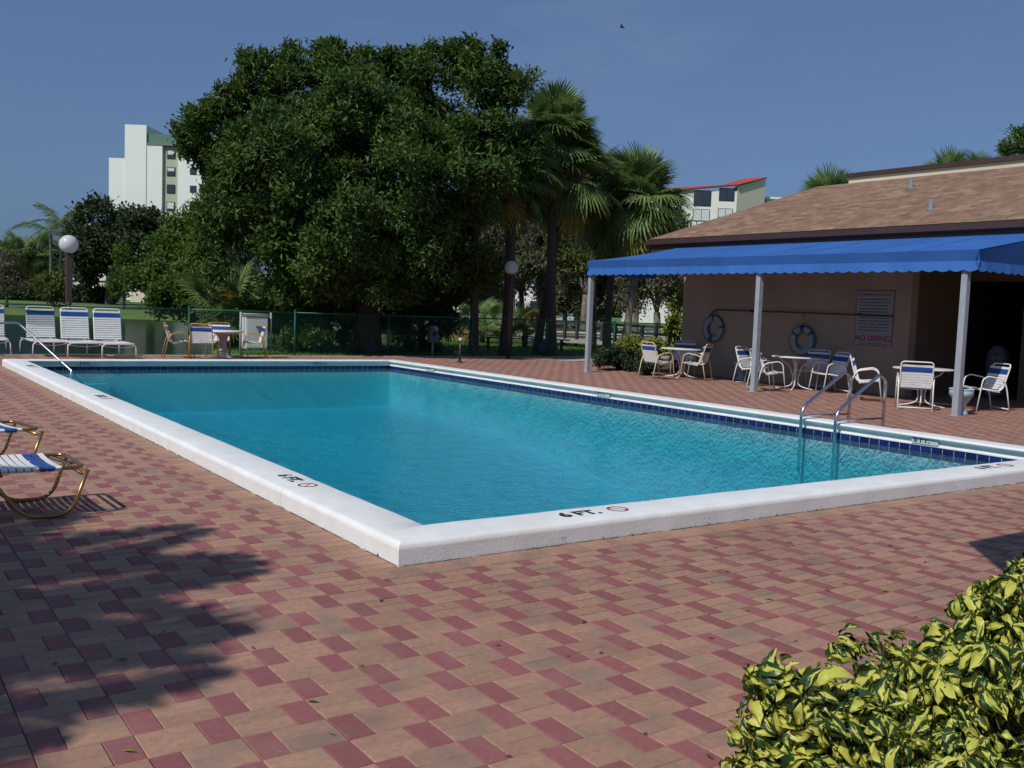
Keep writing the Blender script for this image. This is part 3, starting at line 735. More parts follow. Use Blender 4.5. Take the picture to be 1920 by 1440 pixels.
# ladder rails and handrail
def ladder_rail(y, lab):
    r = empty('ladder_rail', (PX1, y, CT), label=lab, cat='pool ladder rail', group='pair of grab rails of the pool ladder')
    pts = rnd_path([(-.10, 0, -.75), (-.10, 0, .16), (.80, 0, .66), (.86, 0, .66), (.98, 0, .60), (.98, 0, -.14)], .13, 6)
    MB().tube(pts, .024, 12).build('rail_tube', M['steel'], r)
    MB().tube([(-.085, 0, .05), (.97, 0, .045)], .014, 8).build('cross_bar', M['steel'], r)
    MB().lathe([(.05, 0), (.05, .008), (.03, .02)], (.98, 0, -.142), 16).build('flange', M['steel'], r)
    MB().lathe([(.05, 0), (.05, .008), (.03, .02)], (.98, .0, -.142), 16)
    return r
ladder_rail(3.92, 'stainless steel pool ladder rail, the farther of the pair, with bent top'); ladder_rail(3.34, 'stainless steel pool ladder rail, the nearer of the pair, by the blue tile edge')
hr = empty('handrail', (.5, 15.8, CT), label='slanted stainless handrail going down into the pool at its far left corner', cat='handrail')
hp = [at(132, 712, 18.6), at(136, 701, 20.2), at(128, 692, 20.1), at(37, 606, 20.0), at(28, 604, 20.3), at(-60, 606, 22.2), at(-64, 680, 22.2)]
MB().tube([p-hr.location for p in rnd_path([at(124, 716, 20.0), at(138, 699, 20.0), at(36, 607, 20.6), at(28, 605, 20.8), at(-70, 607, 22.6), at(-72, 690, 22.6)], .10, 5)], .024, 10).build('rail_tube', M['steel'], hr)

# ------------------------------------------------------------------ clubhouse
ch = empty('clubhouse', (16, 10, 0), label='low beige clubhouse with brown shingled hip roof behind the blue awning', cat='building')
def part(mb, name, mats, parent=ch):
    me = mb.mesh(name, mats); me.transform(Matrix.Translation(-parent.location)); return link(name, me, parent)
WX = 16.0
mb = MB(); mb.box(WX, WX+.25, 7.2, 14.0, -.2, 3.22); mb.box(WX+.25, 30, 13.75, 14.0, -.2, 3.22); part(mb, 'wall', M['wall'])
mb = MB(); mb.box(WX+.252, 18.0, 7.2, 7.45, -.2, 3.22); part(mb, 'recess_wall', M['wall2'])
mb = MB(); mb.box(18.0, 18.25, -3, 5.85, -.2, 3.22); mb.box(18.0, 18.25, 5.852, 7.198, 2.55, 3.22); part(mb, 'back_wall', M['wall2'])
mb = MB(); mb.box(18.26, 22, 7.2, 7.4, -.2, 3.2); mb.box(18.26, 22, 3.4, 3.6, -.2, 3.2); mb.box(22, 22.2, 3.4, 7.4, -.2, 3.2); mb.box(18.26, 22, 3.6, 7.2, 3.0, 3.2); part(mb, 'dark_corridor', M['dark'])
mb = MB(); mb.box(18.02, 22, 3.6, 7.2, -.05, -.0); part(mb, 'corridor_floor', M['asphalt'])
EX, EY, EZ = 15.4, 14.75, 3.58
mb = MB(); mb.box(EX+.02, WX+4, -3, EY-.02, 3.225, 3.25); part(mb, 'soffit', M['fascia'])
mb = MB(); mb.box(EX+.03, EX+.10, -3, EY, 3.252, EZ-.03); mb.box(EX+.10, 30, EY-.07, EY, 3.252, EZ-.03); part(mb, 'fascia_board', M['fascia'])
mb = MB(); mb.box(EX-.09, EX+.028, -3, EY+.02, 3.42, 3.55); mb.box(EX-.05, EX+.028, -3, EY+.02, 3.39, 3.418); part(mb, 'gutter', M['fascia'])
# roof with real uv in metres
RX, RY, RZ = 18.4, 11.7, 5.05
def roof_face(pts, u0, udir, vdir):
    return pts, [((Vector(p)-Vector(u0)).dot(Vector(udir)), (Vector(p)-Vector(u0)).dot(Vector(vdir))) for p in pts]
vd = Vector((RX-EX, 0, RZ-EZ)).normalized(); vd2 = Vector((0, RY-EY, RZ-EZ)).normalized()
Ff = [roof_face([(EX-.03, -3, EZ-.01), (RX, -3, RZ), (RX, RY, RZ), (EX-.03, EY+.03, EZ-.01)], (EX, 0, EZ), (0, 1, 0), vd),
      roof_face([(EX-.03, EY+.03, EZ-.01), (RX, RY, RZ), (30, RY, RZ), (30, EY+.03, EZ-.01)], (EX, EY, EZ), (1, 0, 0), vd2)]
V = [p for f, _ in Ff for p in f]; UV = [u for _, us in Ff for u in us]
V = np.array(V)-np.array(ch.location)
link('roof', mesh_np('roof', V, [(1, 2, 3, 0), (5, 6, 7, 4)], M['shingle'], uv=[UV[i] for i in (1, 2, 3, 0, 5, 6, 7, 4)]), ch)
me_ = ch.children
mb = MB(); mb.box(RX-.001, 30, -3, RY, RZ-.06, RZ-.01); part(mb, 'flat_roof', M['conc'])
mb = MB(); mb.box(19.4, 30, -3, 11.5, 5.0, 5.36); part(mb, 'parapet', M['parapet']); mb = MB(); mb.box(19.33, 30, -3, 11.57, 5.362, 5.47); part(mb, 'parapet_cap', M['fascia'])
for (px, py, d) in ((1708, 352, 23.0), (1745, 392, 21.0)):
    v = (_fwd + cr*((px-960)/FPX) + cu*((720-py)/FPX))
    nrm = Vector((-(RZ-EZ), 0, RX-EX)); s = (Vector((EX, 0, EZ))-CAM).dot(nrm)/v.dot(nrm); p = CAM+v*s
    mb = MB(); mb.lathe([(.11, -.05), (.10, .0), (.055, .02), (.05, .20), (.0, .20)], p, 12); part(mb, 'vent_pipe', M['gbox'])
mb = MB(); mb.box(15.36, 15.44, 14.66, 14.74, 2.9, 3.24); 

# awning
aw = empty('awning', (13, 9, 0), label='long blue canvas awning with scalloped edge along the clubhouse', cat='awning')
AY0, AY1, AX, AZ = 4.05, 14.45, 13.0, 2.84
mb = MB(); K = 26
for k in range(K):
    y0 = AY0+(AY1-AY0)*k/K; y1 = AY0+(AY1-AY0)*(k+1)/K
    def sag(f, y): return -.035*math.sin(math.pi*f)*(.5+.5*math.cos((y-AY0)*2*math.pi/2.6))
    def bp_(f, y):
        yb = AY0+(13.7-AY0)*(y-AY0)/(AY1-AY0); return (AX+(15.37-AX)*f, y*(1-f)+yb*f, AZ+(3.30-AZ)*f+sag(f, y))
    for q in range(6):
        f0, f1 = q/6, (q+1)/6; mb.face([bp_(f0, y0), bp_(f1, y0), bp_(f1, y1), bp_(f0, y1)], 0, True)
def top(mb):
    me = mb.mesh('canopy_top', M['awn']); bm = bmesh.new(); bm.from_mesh(me); bmesh.ops.remove_doubles(bm, verts=bm.verts, dist=.0005); bm.to_mesh(me); bm.free(); me.transform(Matrix.Translation(-aw.location)); return link('canopy_top', me, aw)
top(mb)
def flap(pts_top, zt0, zs_, zb, nm, out):
    """hanging valance along a polyline: band, seam, scalloped flap"""
    a, b_ = Vector(pts_top[0]), Vector(pts_top[1]); L = (b_-a).length; t = (b_-a)/L; mb = MB(); o = Vector(out)
    n = max(2, int(L/.25)); g = random.Random(len(nm)+int(L))
    P = lambda s, z, off: (a.x+t.x*s+o.x*off, a.y+t.y*s+o.y*off, z)
    S_ = 6
    for k in range(n):
        for q in range(S_):
            s0 = L*(k+q/S_)/n; s1 = L*(k+(q+1)/S_)/n
            sc0 = abs(math.sin(math.pi*q/S_)); sc1 = abs(math.sin(math.pi*(q+1)/S_))
            w = lambda s: .010*math.sin(s*7.3)+.008*math.sin(s*17.1+1)
            z0, z1 = zt0(s0/L), zt0(s1/L)
            mb.face([P(s0, z0, 0), P(s0, zs_, -.055), P(s1, zs_, -.055), P(s1, z1, 0)], 0, True)
            mb.face([P(s0, zs_+.012, -.048), P(s0, zb+.035-.035*sc0, .0+w(s0)), P(s1, zb+.035-.035*sc1, .0+w(s1)), P(s1, zs_+.012, -.048)], 0, True)
    me = mb.mesh(nm, M['awn']); bm = bmesh.new(); bm.from_mesh(me); bmesh.ops.remove_doubles(bm, verts=bm.verts, dist=.0004); bm.to_mesh(me); bm.free(); me.transform(Matrix.Translation(-aw.location)); link(nm, me, aw)
for k in range(1, 8):
    y = AY0+(AY1-AY0)*k/8; mbs = MB()
    for q in range(12):
        f0, f1 = q/12, (q+1)/12; a0, a1, b1, b0 = bp_(f0, y-.014), bp_(f1, y-.014), bp_(f1, y+.014), bp_(f0, y+.014)
        mbs.face([(v[0], v[1], v[2]+.006) for v in (a0, a1, b1, b0)], 0, True)
    part(mbs, 'seam', M['awn'], aw)
flap([(AX, AY0, 0), (AX, AY1, 0)], lambda f: AZ, 2.645, 2.47, 'valance', (-1, 0, 0))
flap([(15.9, AY0, 0), (AX, AY0, 0)], lambda f: 3.35-(3.35-AZ)*f, 2.645, 2.47, 'end_valance', (0, -1, 0))
flap([(AX, AY1, 0), (15.37, AY1, 0)], lambda f: AZ+.0*f, 2.645, 2.49, 'end_valance', (0, 1, 0))
mb = MB()
for y in (4.35, 8.85, 14.38): mb.tube([(13.14, y, 2.50), (15.9, y, 3.16)], .02, 8)
mb.tube([(13.125, AY0+.13, 2.57), (13.125, AY1-.13, 2.57)], .018, 8); mb.tube([(13.08, AY0+.1, 2.78), (13.08, AY1-.1, 2.78)], .018, 8)
mb.tube([(15.36, AY0+.05, 3.18), (15.36, 13.6, 3.18)], .02, 8); part(mb, 'support_frame', M['gpost'], aw)
for y in (4.31, 8.84, 14.40):
    mb = MB(); mb.box(13.055, 13.165, y-.055, y+.055, 0, 2.55, bev=.004); part(mb, 'post', M['post'], aw)
    mb = MB(); mb.box(13.015, 13.205, y-.095, y+.095, .0, .008); part(mb, 'base_plate', M['post'], aw)

# sign
sg = empty('rules_sign', (WX, 8.065, 1.05), label='large pool rules sign with red NO DIVING line on the beige wall', cat='sign')
Y0s, Y1s, Z0s, Z1s = 8.54, 7.59, 1.046, 2.248
def rel(p): return Vector(p)-sg.location
mb = MB(); mb.box(WX-.022, WX-.002, Y1s, Y0s, Z0s, Z1s, bev=0); part(mb, 'board', M['signb'], sg)
mb = MB(); e = .012
for a0, a1, b0, b1 in ((Y1s, Y0s, Z0s, Z0s+e), (Y1s, Y0s, Z1s-e, Z1s), (Y1s, Y1s+e, Z0s+e, Z1s-e), (Y0s-e, Y0s, Z0s+e, Z1s-e)): mb.box(WX-.026, WX-.0225, a0, a1, b0, b1)
part(mb, 'border', M['inkred'], sg)
def stext(s, size, m, y, z, sx=1, al='CENTER', w=0): text_mesh(s, size, m, 'lettering', sg, rel((WX-.024, y, z)), (0, -1, 0), (0, 0, 1), align=al, sx=sx, weight=w)
yc = (Y0s+Y1s)/2
stext('SWIMMING POOL RULES', .075, M['inkred'], yc, 2.135, .98, w=.0015)
stext('NO DIVING', .175, M['inkred'], yc, 1.145, .98, w=.006)
g = random.Random(2); mb = MB()
for i in range(11):       # small print too fine to read in the photograph
    z = 2.06-i*.068; y = Y0s-.10
    while y > Y1s+.12:
        w = g.uniform(.025, .075)
        if y-w < Y1s+.08: break
        mb.box(WX-.0236, WX-.0228, y-w, y, z-.012, z+.010); y -= w+.018
y = Y0s-.12
while y > Y1s+.14: w = g.uniform(.03, .07); mb.box(WX-.0236, WX-.0228, y-w, y, 1.082, 1.098); y -= w+.014
tag(part(mb, 'small_print', M['ink'], sg), kind='stuff')

# life rings
def life_ring(y, z, lab, straps):
    r = empty('life_ring', (WX-.06, y, z), label=lab, cat='life ring', group='life rings hanging on the beige wall')
    mb = MB(); n, k = 36, 12
    for i in range(n):
        for j in range(k):
            a = 2*math.pi*i/n; b_ = 2*math.pi*j/k; rr = .27+.075*math.cos(b_); mb.v.append((.055*math.sin(b_), rr*math.cos(a), rr*math.sin(a)))
    for i in range(n):
        for j in range(k): mb.f.append((i*k+j, ((i+1) % n)*k+j, ((i+1) % n)*k+(j+1) % k, i*k+(j+1) % k)); mb.m.append(0); mb.sm.append(True)
    mb.build('ring_body', M['ringw'], r)
    for s in straps:
        mb = MB()
        for j in range(k):
            P = []
            for aa, jj in ((s-.10, j), (s+.10, j), (s+.10, j+1), (s-.10, j+1)):
                a = aa; b_ = 2*math.pi*jj/k; rr = .27+.080*math.cos(b_); P.append((.060*math.sin(b_), rr*math.cos(a), rr*math.sin(a)))
            mb.face(P, 0, True)
        mb.build('band', M['ringb'], r)
    pts = []
    for i in range(49):
        a = 2*math.pi*i/48; w = abs(math.sin(a*2)); pts.append((-.045, (.36-.05*w*0+.0)*math.cos(a), (.355)*math.sin(a)-.0))
    MB().tube(pts[:-1], .007, 6, close=True).build('grab_rope', M['ringb'], r)
    MB().tube([(-.02, 0, .34), (.0, .01, .50), (.02, 0, 1.72-z-.02)], .006, 5).build('hanging_rope', M['ringb'], r)
    return r
life_ring(12.77, 1.24, 'round white life ring with blue bands, hung beyond the middle awning post', [R(90), R(170), R(275), R(290)])
life_ring(9.92, 1.07, 'round white life ring with blue bands, hung between middle post and rules sign', [R(84), R(96), R(35), R(145)])
ph = empty('rescue_pole', (WX-.08, 10, 1.72), label='long thin dark rescue pole with a hooked end fixed along the wall', cat='pole')
hook = [(0, 2.6, .01)]+[(0, 2.62+.36*math.sin(a)*1.0, -.40+.41*math.cos(a)) for a in [R(x) for x in range(0, 175, 12)]]
MB().tube([(0, -2.45, -.02), (0, 0, 0)]+hook, .016, 8).build('pole_tube', M['wframe'], ph)
MB().box(-.02, .08, -1.6, -1.55, -.03, .03).build('bracket', M['wframe'], ph); MB().box(-.02, .08, 1.5, 1.55, -.03, .03).build('bracket', M['wframe'], ph)

# ------------------------------------------------------------------ furniture
SW = {}
def strap_mesh(w, dep_, m, key, sagz=.012):
    k = (key, round(w, 3), round(dep_, 3), sagz)
    if k in SW: return SW[k]
    mb = MB(); n = 6; t = .004; h = dep_/2
    prev = None
    for i in range(n+1):
        x = -w/2+w*i/n; z = -sagz*(1-(2*x/w)**2); cur = [(x, -h, z), (x, h, z), (x, h, z-t), (x, -h, z-t)]
        if prev:
            for a in range(4): mb.face([prev[a], cur[a], cur[(a+1) % 4], prev[(a+1) % 4]], 0, False)
        prev = cur
    # wrap over the side tubes
    for s in (-1, 1):
        x = s*w/2; mb.face([(x, -h, 0), (x, h, 0), (x+s*.020, h, -.012), (x+s*.020, -h, -.012)]); mb.face([(x+s*.020, -h, -.012), (x+s*.020, h, -.012), (x+s*.014, h, -.034), (x+s*.014, -h, -.034)])
    me = mb.mesh('strap', m); SW[k] = me; return me
def make_chair(frame, low_bar=True):
    """strap armchair facing +Y"""
    root = empty('strap_chair', (0, 0, 0)); W = .27; r = .0125
    fm = M[frame]
    for s in (-1, 1):     # front foot - arm - back foot in one bent tube
        pts = rnd_path([(s*(W+.03), .29, 0), (s*(W+.03), .20, .60), (s*(W+.03), .10, .655), (s*(W+.03), -.20, .60), (s*(W+.02), -.27, .45), (s*(W+.02), -.36, 0)], .09, 5)
        MB().tube(pts, r, 8).build('arm_and_leg_tube', fm, root)
    BA = R(16)
    bp0 = lambda x, h: (x, -.20-math.sin(BA)*h, .40+math.cos(BA)*h)
    pts = [(-W, .22, .425), (-W, -.14, .385), bp0(-W, .05), bp0(-W, .50), bp0(W, .50), bp0(W, .05), (W, -.14, .385), (W, .22, .425)]
    MB().tube(rnd_path(pts, .07, 5), r, 8).build('seat_and_back_frame', fm, root)
    MB().tube([(-W-.02, .235, .41), (W+.02, .235, .41)], r, 8).build('front_bar', fm, root)
    if low_bar: MB().tube([(-W-.02, -.345, .06), (W+.02, -.345, .06)], r*.9, 8).build('rear_stretcher', fm, root)
    sw = 2*W-.02
    for i in range(7):
        f = i/6; y = .19-.32*f; z = .438-.045*f
        link('strap', strap_mesh(sw, .043, M['bstrap' if i == 1 else 'wstrap'], 'b' if i == 1 else 'w'), root, (0, y, z), (R(6), 0, 0))
    for i in range(9):
        h = .03+.049*i; p = bp0(0, h); blue = i in (6, 7)
        o = link('strap', strap_mesh(sw, .052 if blue else .043, M['bstrap' if blue else 'wstrap'], 'b' if blue else 'w', .010), root, (0, p[1]+.012, p[2]), (math.pi/2+BA, 0, 0))
    return root
protos = {}
def chair(frame, x, y, dx, dy, lab, group):
    rz = math.atan2(-dx, dy)
    if frame not in protos:
        protos[frame] = make_chair(frame, frame == 'whitef'); o = protos[frame]; tag(o, lab, 'chair'); o.location = (x, y, 0); o.rotation_euler = (0, 0, rz)
    else: o = copy_tree(protos[frame], (x, y, 0), rz, lab)
    o['group'] = group; return o
G1, G2, G3, G0 = 'chairs at the awning table nearest the hedge', 'chairs at the middle awning table', 'chairs at the awning table nearest the doorway', 'chairs at the fibreglass table by the fence'
chair('creamf', 13.45, 12.15, .92, -.10, 'cream framed strap chair left of its table, beside the yellow shrubs', G1)
chair('creamf', 14.30, 11.75, -.45, .88, 'cream framed strap chair right of its table, seen from behind under first life ring', G1)
chair('creamf', 15.25, 13.10, -.75, -.65, 'cream framed strap chair behind the far awning table, mostly hidden', G1)
chair('whitef', 13.62, 8.92, .86, -.45, 'white strap chair just right of the middle awning post', G2)
chair('whitef', 14.85, 8.30, -.85, .35, 'white strap chair facing left, behind the ladder rails', G2)
chair('whitef', 15.35, 9.15, -.98, -.15, 'shaded white strap chair against the wall below the life ring', G2)
chair('whitef', 14.55, 10.15, .25, -.97, 'shaded white strap chair hidden behind the middle awning table', G2)
chair('whitef', 13.95, 6.70, .55, -.80, 'white strap chair at left of the table, below the rules sign', G3)
chair('whitef', 13.35, 5.28, .80, .59, 'white strap chair with its slatted back turned to the pool', G3)
chair('whitef', 14.70, 4.75, -.80, .45, 'white strap chair right of the near awning post, in profile', G3)
chair('tanf', 4.30, 19.95, .90, -.15, 'gold framed strap chair at left end of its group, in profile', G0)
chair('tanf', 4.85, 19.62, .50, .85, 'gold framed strap chair turned away, in front of the others by the fence', G0)
chair('tanf', 5.55, 20.65, -.35, -.93, 'gold framed strap chair behind the fibreglass table', G0)
chair('tanf', 6.30, 20.10, -.90, .25, 'gold framed strap chair in front of the grey cabinet', G0)
def iron_table(x, y, lab, r=.54):
    t = empty('round_table', (x, y, 0), label=lab, cat='table', group='round white tables under the awning')
    MB().lathe([(r-.02, .705), (r, .712), (r, .728), (r-.012, .735), (0.001, .737)], n=40).build('tabletop', M['ltop'], t)
    MB().tube([(0, 0, .10), (0, 0, .70)], .022, 10).build('column', M['whitef'], t)
    for k in range(4):
        a = k*math.pi/2+.5; c, s = math.cos(a), math.sin(a)
        pts = rnd_path([(c*.42, s*.42, .012), (c*.20, s*.20, .05), (c*.07, s*.07, .10), (c*.05, s*.05, .26), (c*.11, s*.11, .45), (c*.14, s*.14, .53), (c*.30, s*.30, .62), (c*.36, s*.36, .70)], .08, 4)
        MB().tube(pts, .012, 7).build('leg', M['whitef'], t)
iron_table(14.50, 12.40, 'round white table under the awning with cream framed chairs around it'); iron_table(14.75, 9.10, 'round white table with scrolled legs in front of a life ring'); iron_table(14.00, 5.55, 'round white table half hidden by the near awning post')
t = empty('fibreglass_table', (5.42, 19.85, 0), label='round white table on a flared mushroom pedestal near the fence', cat='table')
MB().lathe([(.44, .66), (.50, .675), (.51, .70), (.49, .715), (.001, .72)], n=40).build('tabletop', M['ltop'], t)
MB().lathe([(.27, 0), (.26, .03), (.15, .08), (.095, .22), (.085, .40), (.12, .55), (.24, .64), (.38, .668)], n=28).build('pedestal', M['ped'], t)

def make_lounger(frame, back_deg, ushape):
    """foot end at the origin, body along -X"""
    root = empty('sun_lounger', (0, 0, 0)); fm = M[frame]; W, z, r = .31, .34, .0135
    hx = -1.20; L1 = .74; ba = R(back_deg)
    MB().tube(rnd_path([(-1.92, -W, z), (0, -W, z), (0, W, z), (-1.92, W, z)], .09, 6), r, 10).build('side_rail', fm, root)
    bpt = lambda x, h: (hx-math.cos(ba)*h, x, z+.02+math.sin(ba)*h)
    MB().tube(rnd_path([bpt(-W+.025, 0), bpt(-W+.025, L1), bpt(W-.025, L1), bpt(W-.025, 0)], .08, 6), r, 10).build('back_frame', fm, root)
    if ushape:
        for x0 in (-.10, -1.70):
            MB().tube(rnd_path([(x0, -W-.05, 0), (x0-.02*0, -W-.04, z-.01), (x0, W+.04, z-.01), (x0, W+.05, 0)], .10, 6), r, 8).build('leg_hoop', fm, root)
            MB().tube([(x0-.03, W*math.sin(R(a)), z-.035-.045*math.cos(R(a))) for a in range(-90, 91, 15)], .009, 6).build('brace', fm, root)
    else:
        for s in (-1, 1):
            y = s*(W+.012)
            for x0, x1, x2, x3 in ((.03, -.09, -.39, -.60), (-1.30, -1.42, -1.66, -1.84)):
                MB().tube(rnd_path([(x0-.01, y, z-.02), (x1, y, .014), (x2, y, .014), (x3, y, z-.02)], .11, 7), r, 10).build('leg_hoop', fm, root)
        MB().tube([(-.52, -W, z-.03), (-.52, W, z-.03)], .011, 8).build('cross_bar', fm, root)
        MB().tube([(-.02, -W-.01, z-.045), (-.02, W+.01, z-.045)], .011, 8).build('cross_bar', fm, root)
    n = 21
    for i in range(n):
        x = -.17-i*(1.0/n)-.0; blue = i in (1, 2)
        link('strap', strap_mesh(2*W, .038, M['bstrap' if blue else 'wstrap'], 'b' if blue else 'w', .014), root, (x, 0, z+.018), (0, 0, math.pi/2))
    nb = 13
    for i in range(nb):
        h = .05+i*.0515; p = bpt(0, h); blue = i in (10, 11)
        o = link('strap', strap_mesh(2*W-.05, .040 if not blue else .051, M['bstrap' if blue else 'wstrap'], 'b' if blue else 'w', .006), root, p)
        o.rotation_euler = (0, ba, math.pi/2) if False else (Matrix.Rotation(ba, 4, 'Y') @ Matrix.Rotation(math.pi/2, 4, 'Z')).to_euler()
        o.location = Vector(p)+Vector((math.sin(ba), 0, math.cos(ba)))*.014
    return root
lg = make_lounger('goldf', 22, False); tag(lg, 'bronze framed strap lounger with blue stripes, nearest to the camera at left', 'sun lounger', 'bronze framed loungers on the left deck')
lg.location = (-1.33, 2.49, 0); lg.rotation_euler = (0, 0, R(2))
copy_tree(lg, (-1.34, 4.62, 0), R(12), 'bronze framed strap lounger with blue stripes, the farther one at left edge')
lw = make_lounger('whitef', 77, True); tag(lw, 'white strap lounger farthest right of the row along the fence', 'sun lounger', 'white loungers in a row along the fence')
def lpos(o, px, d, rz): o.location = ground_at(px, d); o.rotation_euler = (0, 0, rz)
lpos(lw, 226, 22.9, R(-90)); lw.scale = (1.08,)*3
for px, d, rz, lab in ((162, 22.8, -90, 'white strap lounger second from right in the row along the fence'), (97, 22.8, -89, 'white strap lounger second from left in the row along the fence'), (-14, 22.7, -94, 'white strap lounger cut off by the left edge of the picture')):
    o = copy_tree(lw, (0, 0, 0), 0, lab); lpos(o, px, d, R(rz)); o.scale = (1.08,)*3

# planter bins by the posts
def urn(x, y, lab):
    u = empty('urn_bin', (x, y, 0), label=lab, cat='bin', group='pale blue urn shaped bins')
    MB().lathe([(.13, 0), (.135, .03), (.08, .09), (.065, .13), (.11, .20), (.19, .33), (.205, .34), (.205, .44), (.185, .45), (.17, .40), (.001, .36)], n=8).build('bowl', M['bucket'], u)
    MB().lathe([(.212, .435), (.22, .45), (.205, .462), (.19, .45)], n=8).build('rim', M['bucket'], u)
urn(13.42, 4.42, 'pale blue urn shaped bin behind the foot of the near awning post'); urn(15.72, 11.55, 'pale blue urn shaped bin in the shade against the wall')
wb_ = at(1866, 741, 22.2); wb_.z = 0
rb = empty('domed_bin', wb_, label='tall grey bin with a domed top inside the dark doorway', cat='bin')
MB().lathe([(.24, 0), (.25, .05), (.25, .82), (.262, .83), (.262, .87), (.24, .90), (.20, 1.02), (.12, 1.12), (.001, 1.16)], n=20).build('bin_body', M['signb'], rb)
MB().box(-.262, -.22, -.09, .09, .90, 1.0).build('bin_flap', M['gbox'], rb)

# ------------------------------------------------------------------ fence
FY = 21.3; fx0, fx1 = -10.0, 31.9
fe = empty('chain_link_fence', (0, FY, 0), label='green chain link fence running behind the far side of the pool', cat='fence')
xs = [-10, -7, -4, -1.02] + [1.98+2.985*k for k in range(11)]
for x in xs:
    MB().tube([(x, 0, -.1), (x, 0, 1.24)], .03, 8).build('fence_post', M['green'], fe); MB().lathe([(.034, 1.24), (.034, 1.26), (.015, 1.29)], (x, 0, 0), 8).build('post_cap', M['green'], fe)
for a, b_ in zip(xs[:-1], xs[1:]):
    MB().tube([(a, 0, 1.21), (b_, 0, 1.21)], .021, 8).build('top_rail', M['green'], fe)
mb = []; Vs = []; Fs = []
p = .062; z0, z1 = .04, 1.19; H_ = z1-z0
x = xs[0]-H_; wv = .0019
def wire(a, b_):
    i = len(Vs); a = np.array(a); b_ = np.array(b_); d = b_-a; d = d/np.linalg.norm(d); u = np.array((0, 1, 0)); s = np.cross(d, u)
    for q in (a, b_):
        for k in range(3): an = 2.094*k; Vs.append(q+(u*math.cos(an)+s*math.sin(an))*wv)
    for k in range(3): Fs.append((i+k, i+(k+1) % 3, i+3+(k+1) % 3, i+3+k))
while x < xs[-1]:
    for sgn in (1, -1):
        a = (x if sgn > 0 else x+H_, z0); b_ = (x+H_ if sgn > 0 else x, z1)
        # clip to ends
        ax, az, bx, bz = a[0], a[1], b_[0], b_[1]
        lo, hi = xs[0], xs[-1]
        def clip(px_, pz, qx, qz):
            if px_ < lo: f = (lo-px_)/(qx-px_); return lo, pz+(qz-pz)*f
            if px_ > hi: f = (hi-px_)/(qx-px_); return hi, pz+(qz-pz)*f
            return px_, pz
        if max(ax, bx) <= lo or min(ax, bx) >= hi: continue
        a2 = clip(ax, az, bx, bz); b2 = clip(bx, bz, ax, az)
        wire((a2[0], -.026-.002*sgn, a2[1]), (b2[0], -.026-.002*sgn, b2[1]))
    x += p
tag(link('wire_mesh', mesh_np('wire_mesh', Vs, Fs, M['green']), fe), kind='stuff')
# edge kerb + strip of soil between deck and lawn
mb = MB(); mb.box(DX0, 19.9, 20.625, 20.74, -.2, .02, bev=.01); struct(mb.build('kerb', M['conc']))

# ------------------------------------------------------------------ lamps, bollard, cabinets
def lamp(loc, h, lab, gr=.21, pr=.075, sq=False, nm='globe_lamp'):
    l = empty(nm, loc, label=lab, cat='lamp', group='globe lamps on brown poles')
    mb = MB()
    if sq: mb.box(-pr, pr, -pr, pr, -.2, h-gr*1.1)
    else: mb.tube([(0, 0, -.2), (0, 0, h-gr*1.1)], pr, 12)
    mb.build('pole', M['pole'], l)
    MB().lathe([(pr*.8, h-gr*1.25), (pr*1.15, h-gr*1.1), (pr*1.3, h-gr*.9)], n=16).build('collar', M['pole'], l)
    pr_ = [(max(.001, gr*math.sin(R(a))), h-gr*math.cos(R(a))) for a in range(12, 181, 7)]
    MB().lathe(pr_, n=28).build('globe', M['globe'], l)
p = at(129, 458, 25.2); lamp((p.x, p.y+.0, 0), p.z, 'white globe lamp on a brown pole at far left, above the loungers', .238, .066, True)
p = at(959, 502, 30.3); lamp((p.x, p.y, 0), p.z, 'white globe lamp beside the palm trunks in the middle', .215, .07)
p = at(1034, 566, 52); lamp((p.x, p.y, 0), p.z, 'small distant globe lamp between the palm trunks', .22, .08)
p = at(1272, 563, 33); lamp((p.x, p.y, 0), p.z, 'white globe lamp half hidden behind the clubhouse corner', .20, .06)
bl = empty('bollard_light', (11.49, 18.04, 0), label='short black bollard light with a white top on the far deck', cat='bollard')
MB().tube([(0, 0, 0), (0, 0, .60)], .032, 10).build('pole', M['wframe'], bl); MB().lathe([(.09, 0), (.09, .02), (.04, .05)], n=14).build('base', M['wframe'], bl)
MB().lathe([(.045, .60), (.048, .68), (.0, .70)], n=12).build('lamp_head', M['globe'], bl)
bx = empty('utility_cabinet', (7.20, 22.3, 0), label='grey white electrical cabinet standing behind the fence', cat='cabinet')
MB().box(-.33, .33, 0, .32, .12, 1.06, bev=.01).build('cabinet_body', M['box'], bx); MB().box(-.30, .30, -.018, -.002, .16, 1.02).build('door', M['box'], bx)
MB().box(-.36, .36, -.04, .34, 1.062, 1.085).build('lid', M['gpost'], bx)
MB().box(.02, .14, -.05, -.02, .62, .74).build('latch', M['gbox'], bx); MB().box(-.05, .10, -.045, -.02, .75, .79).build('label_plate', M['signb'], bx)
for x in (-.45, .45): MB().tube([(x, .1, -.1), (x, .1, 1.18)], .03, 8).build('support_post', M['gpost'], bx)
MB().tube([(-.45, .1, 1.12), (.45, .1, 1.12)], .02, 8).build('support_rail', M['gpost'], bx)
p = ground_at(812, 30.6); mbx = empty('meter_box', p, label='dark grey meter box on a thin post behind the fence', cat='meter box')
MB().box(-.14, .14, -.08, .08, .40, .92, bev=.01).build('box_body', M['gbox'], mbx); MB().tube([(0, 0, -.1), (0, 0, .40)], .03, 8).build('post', M['gpost'], mbx); MB().box(-.06, .06, -.1, -.082, .6, .75).build('dial', M['glass'], mbx)

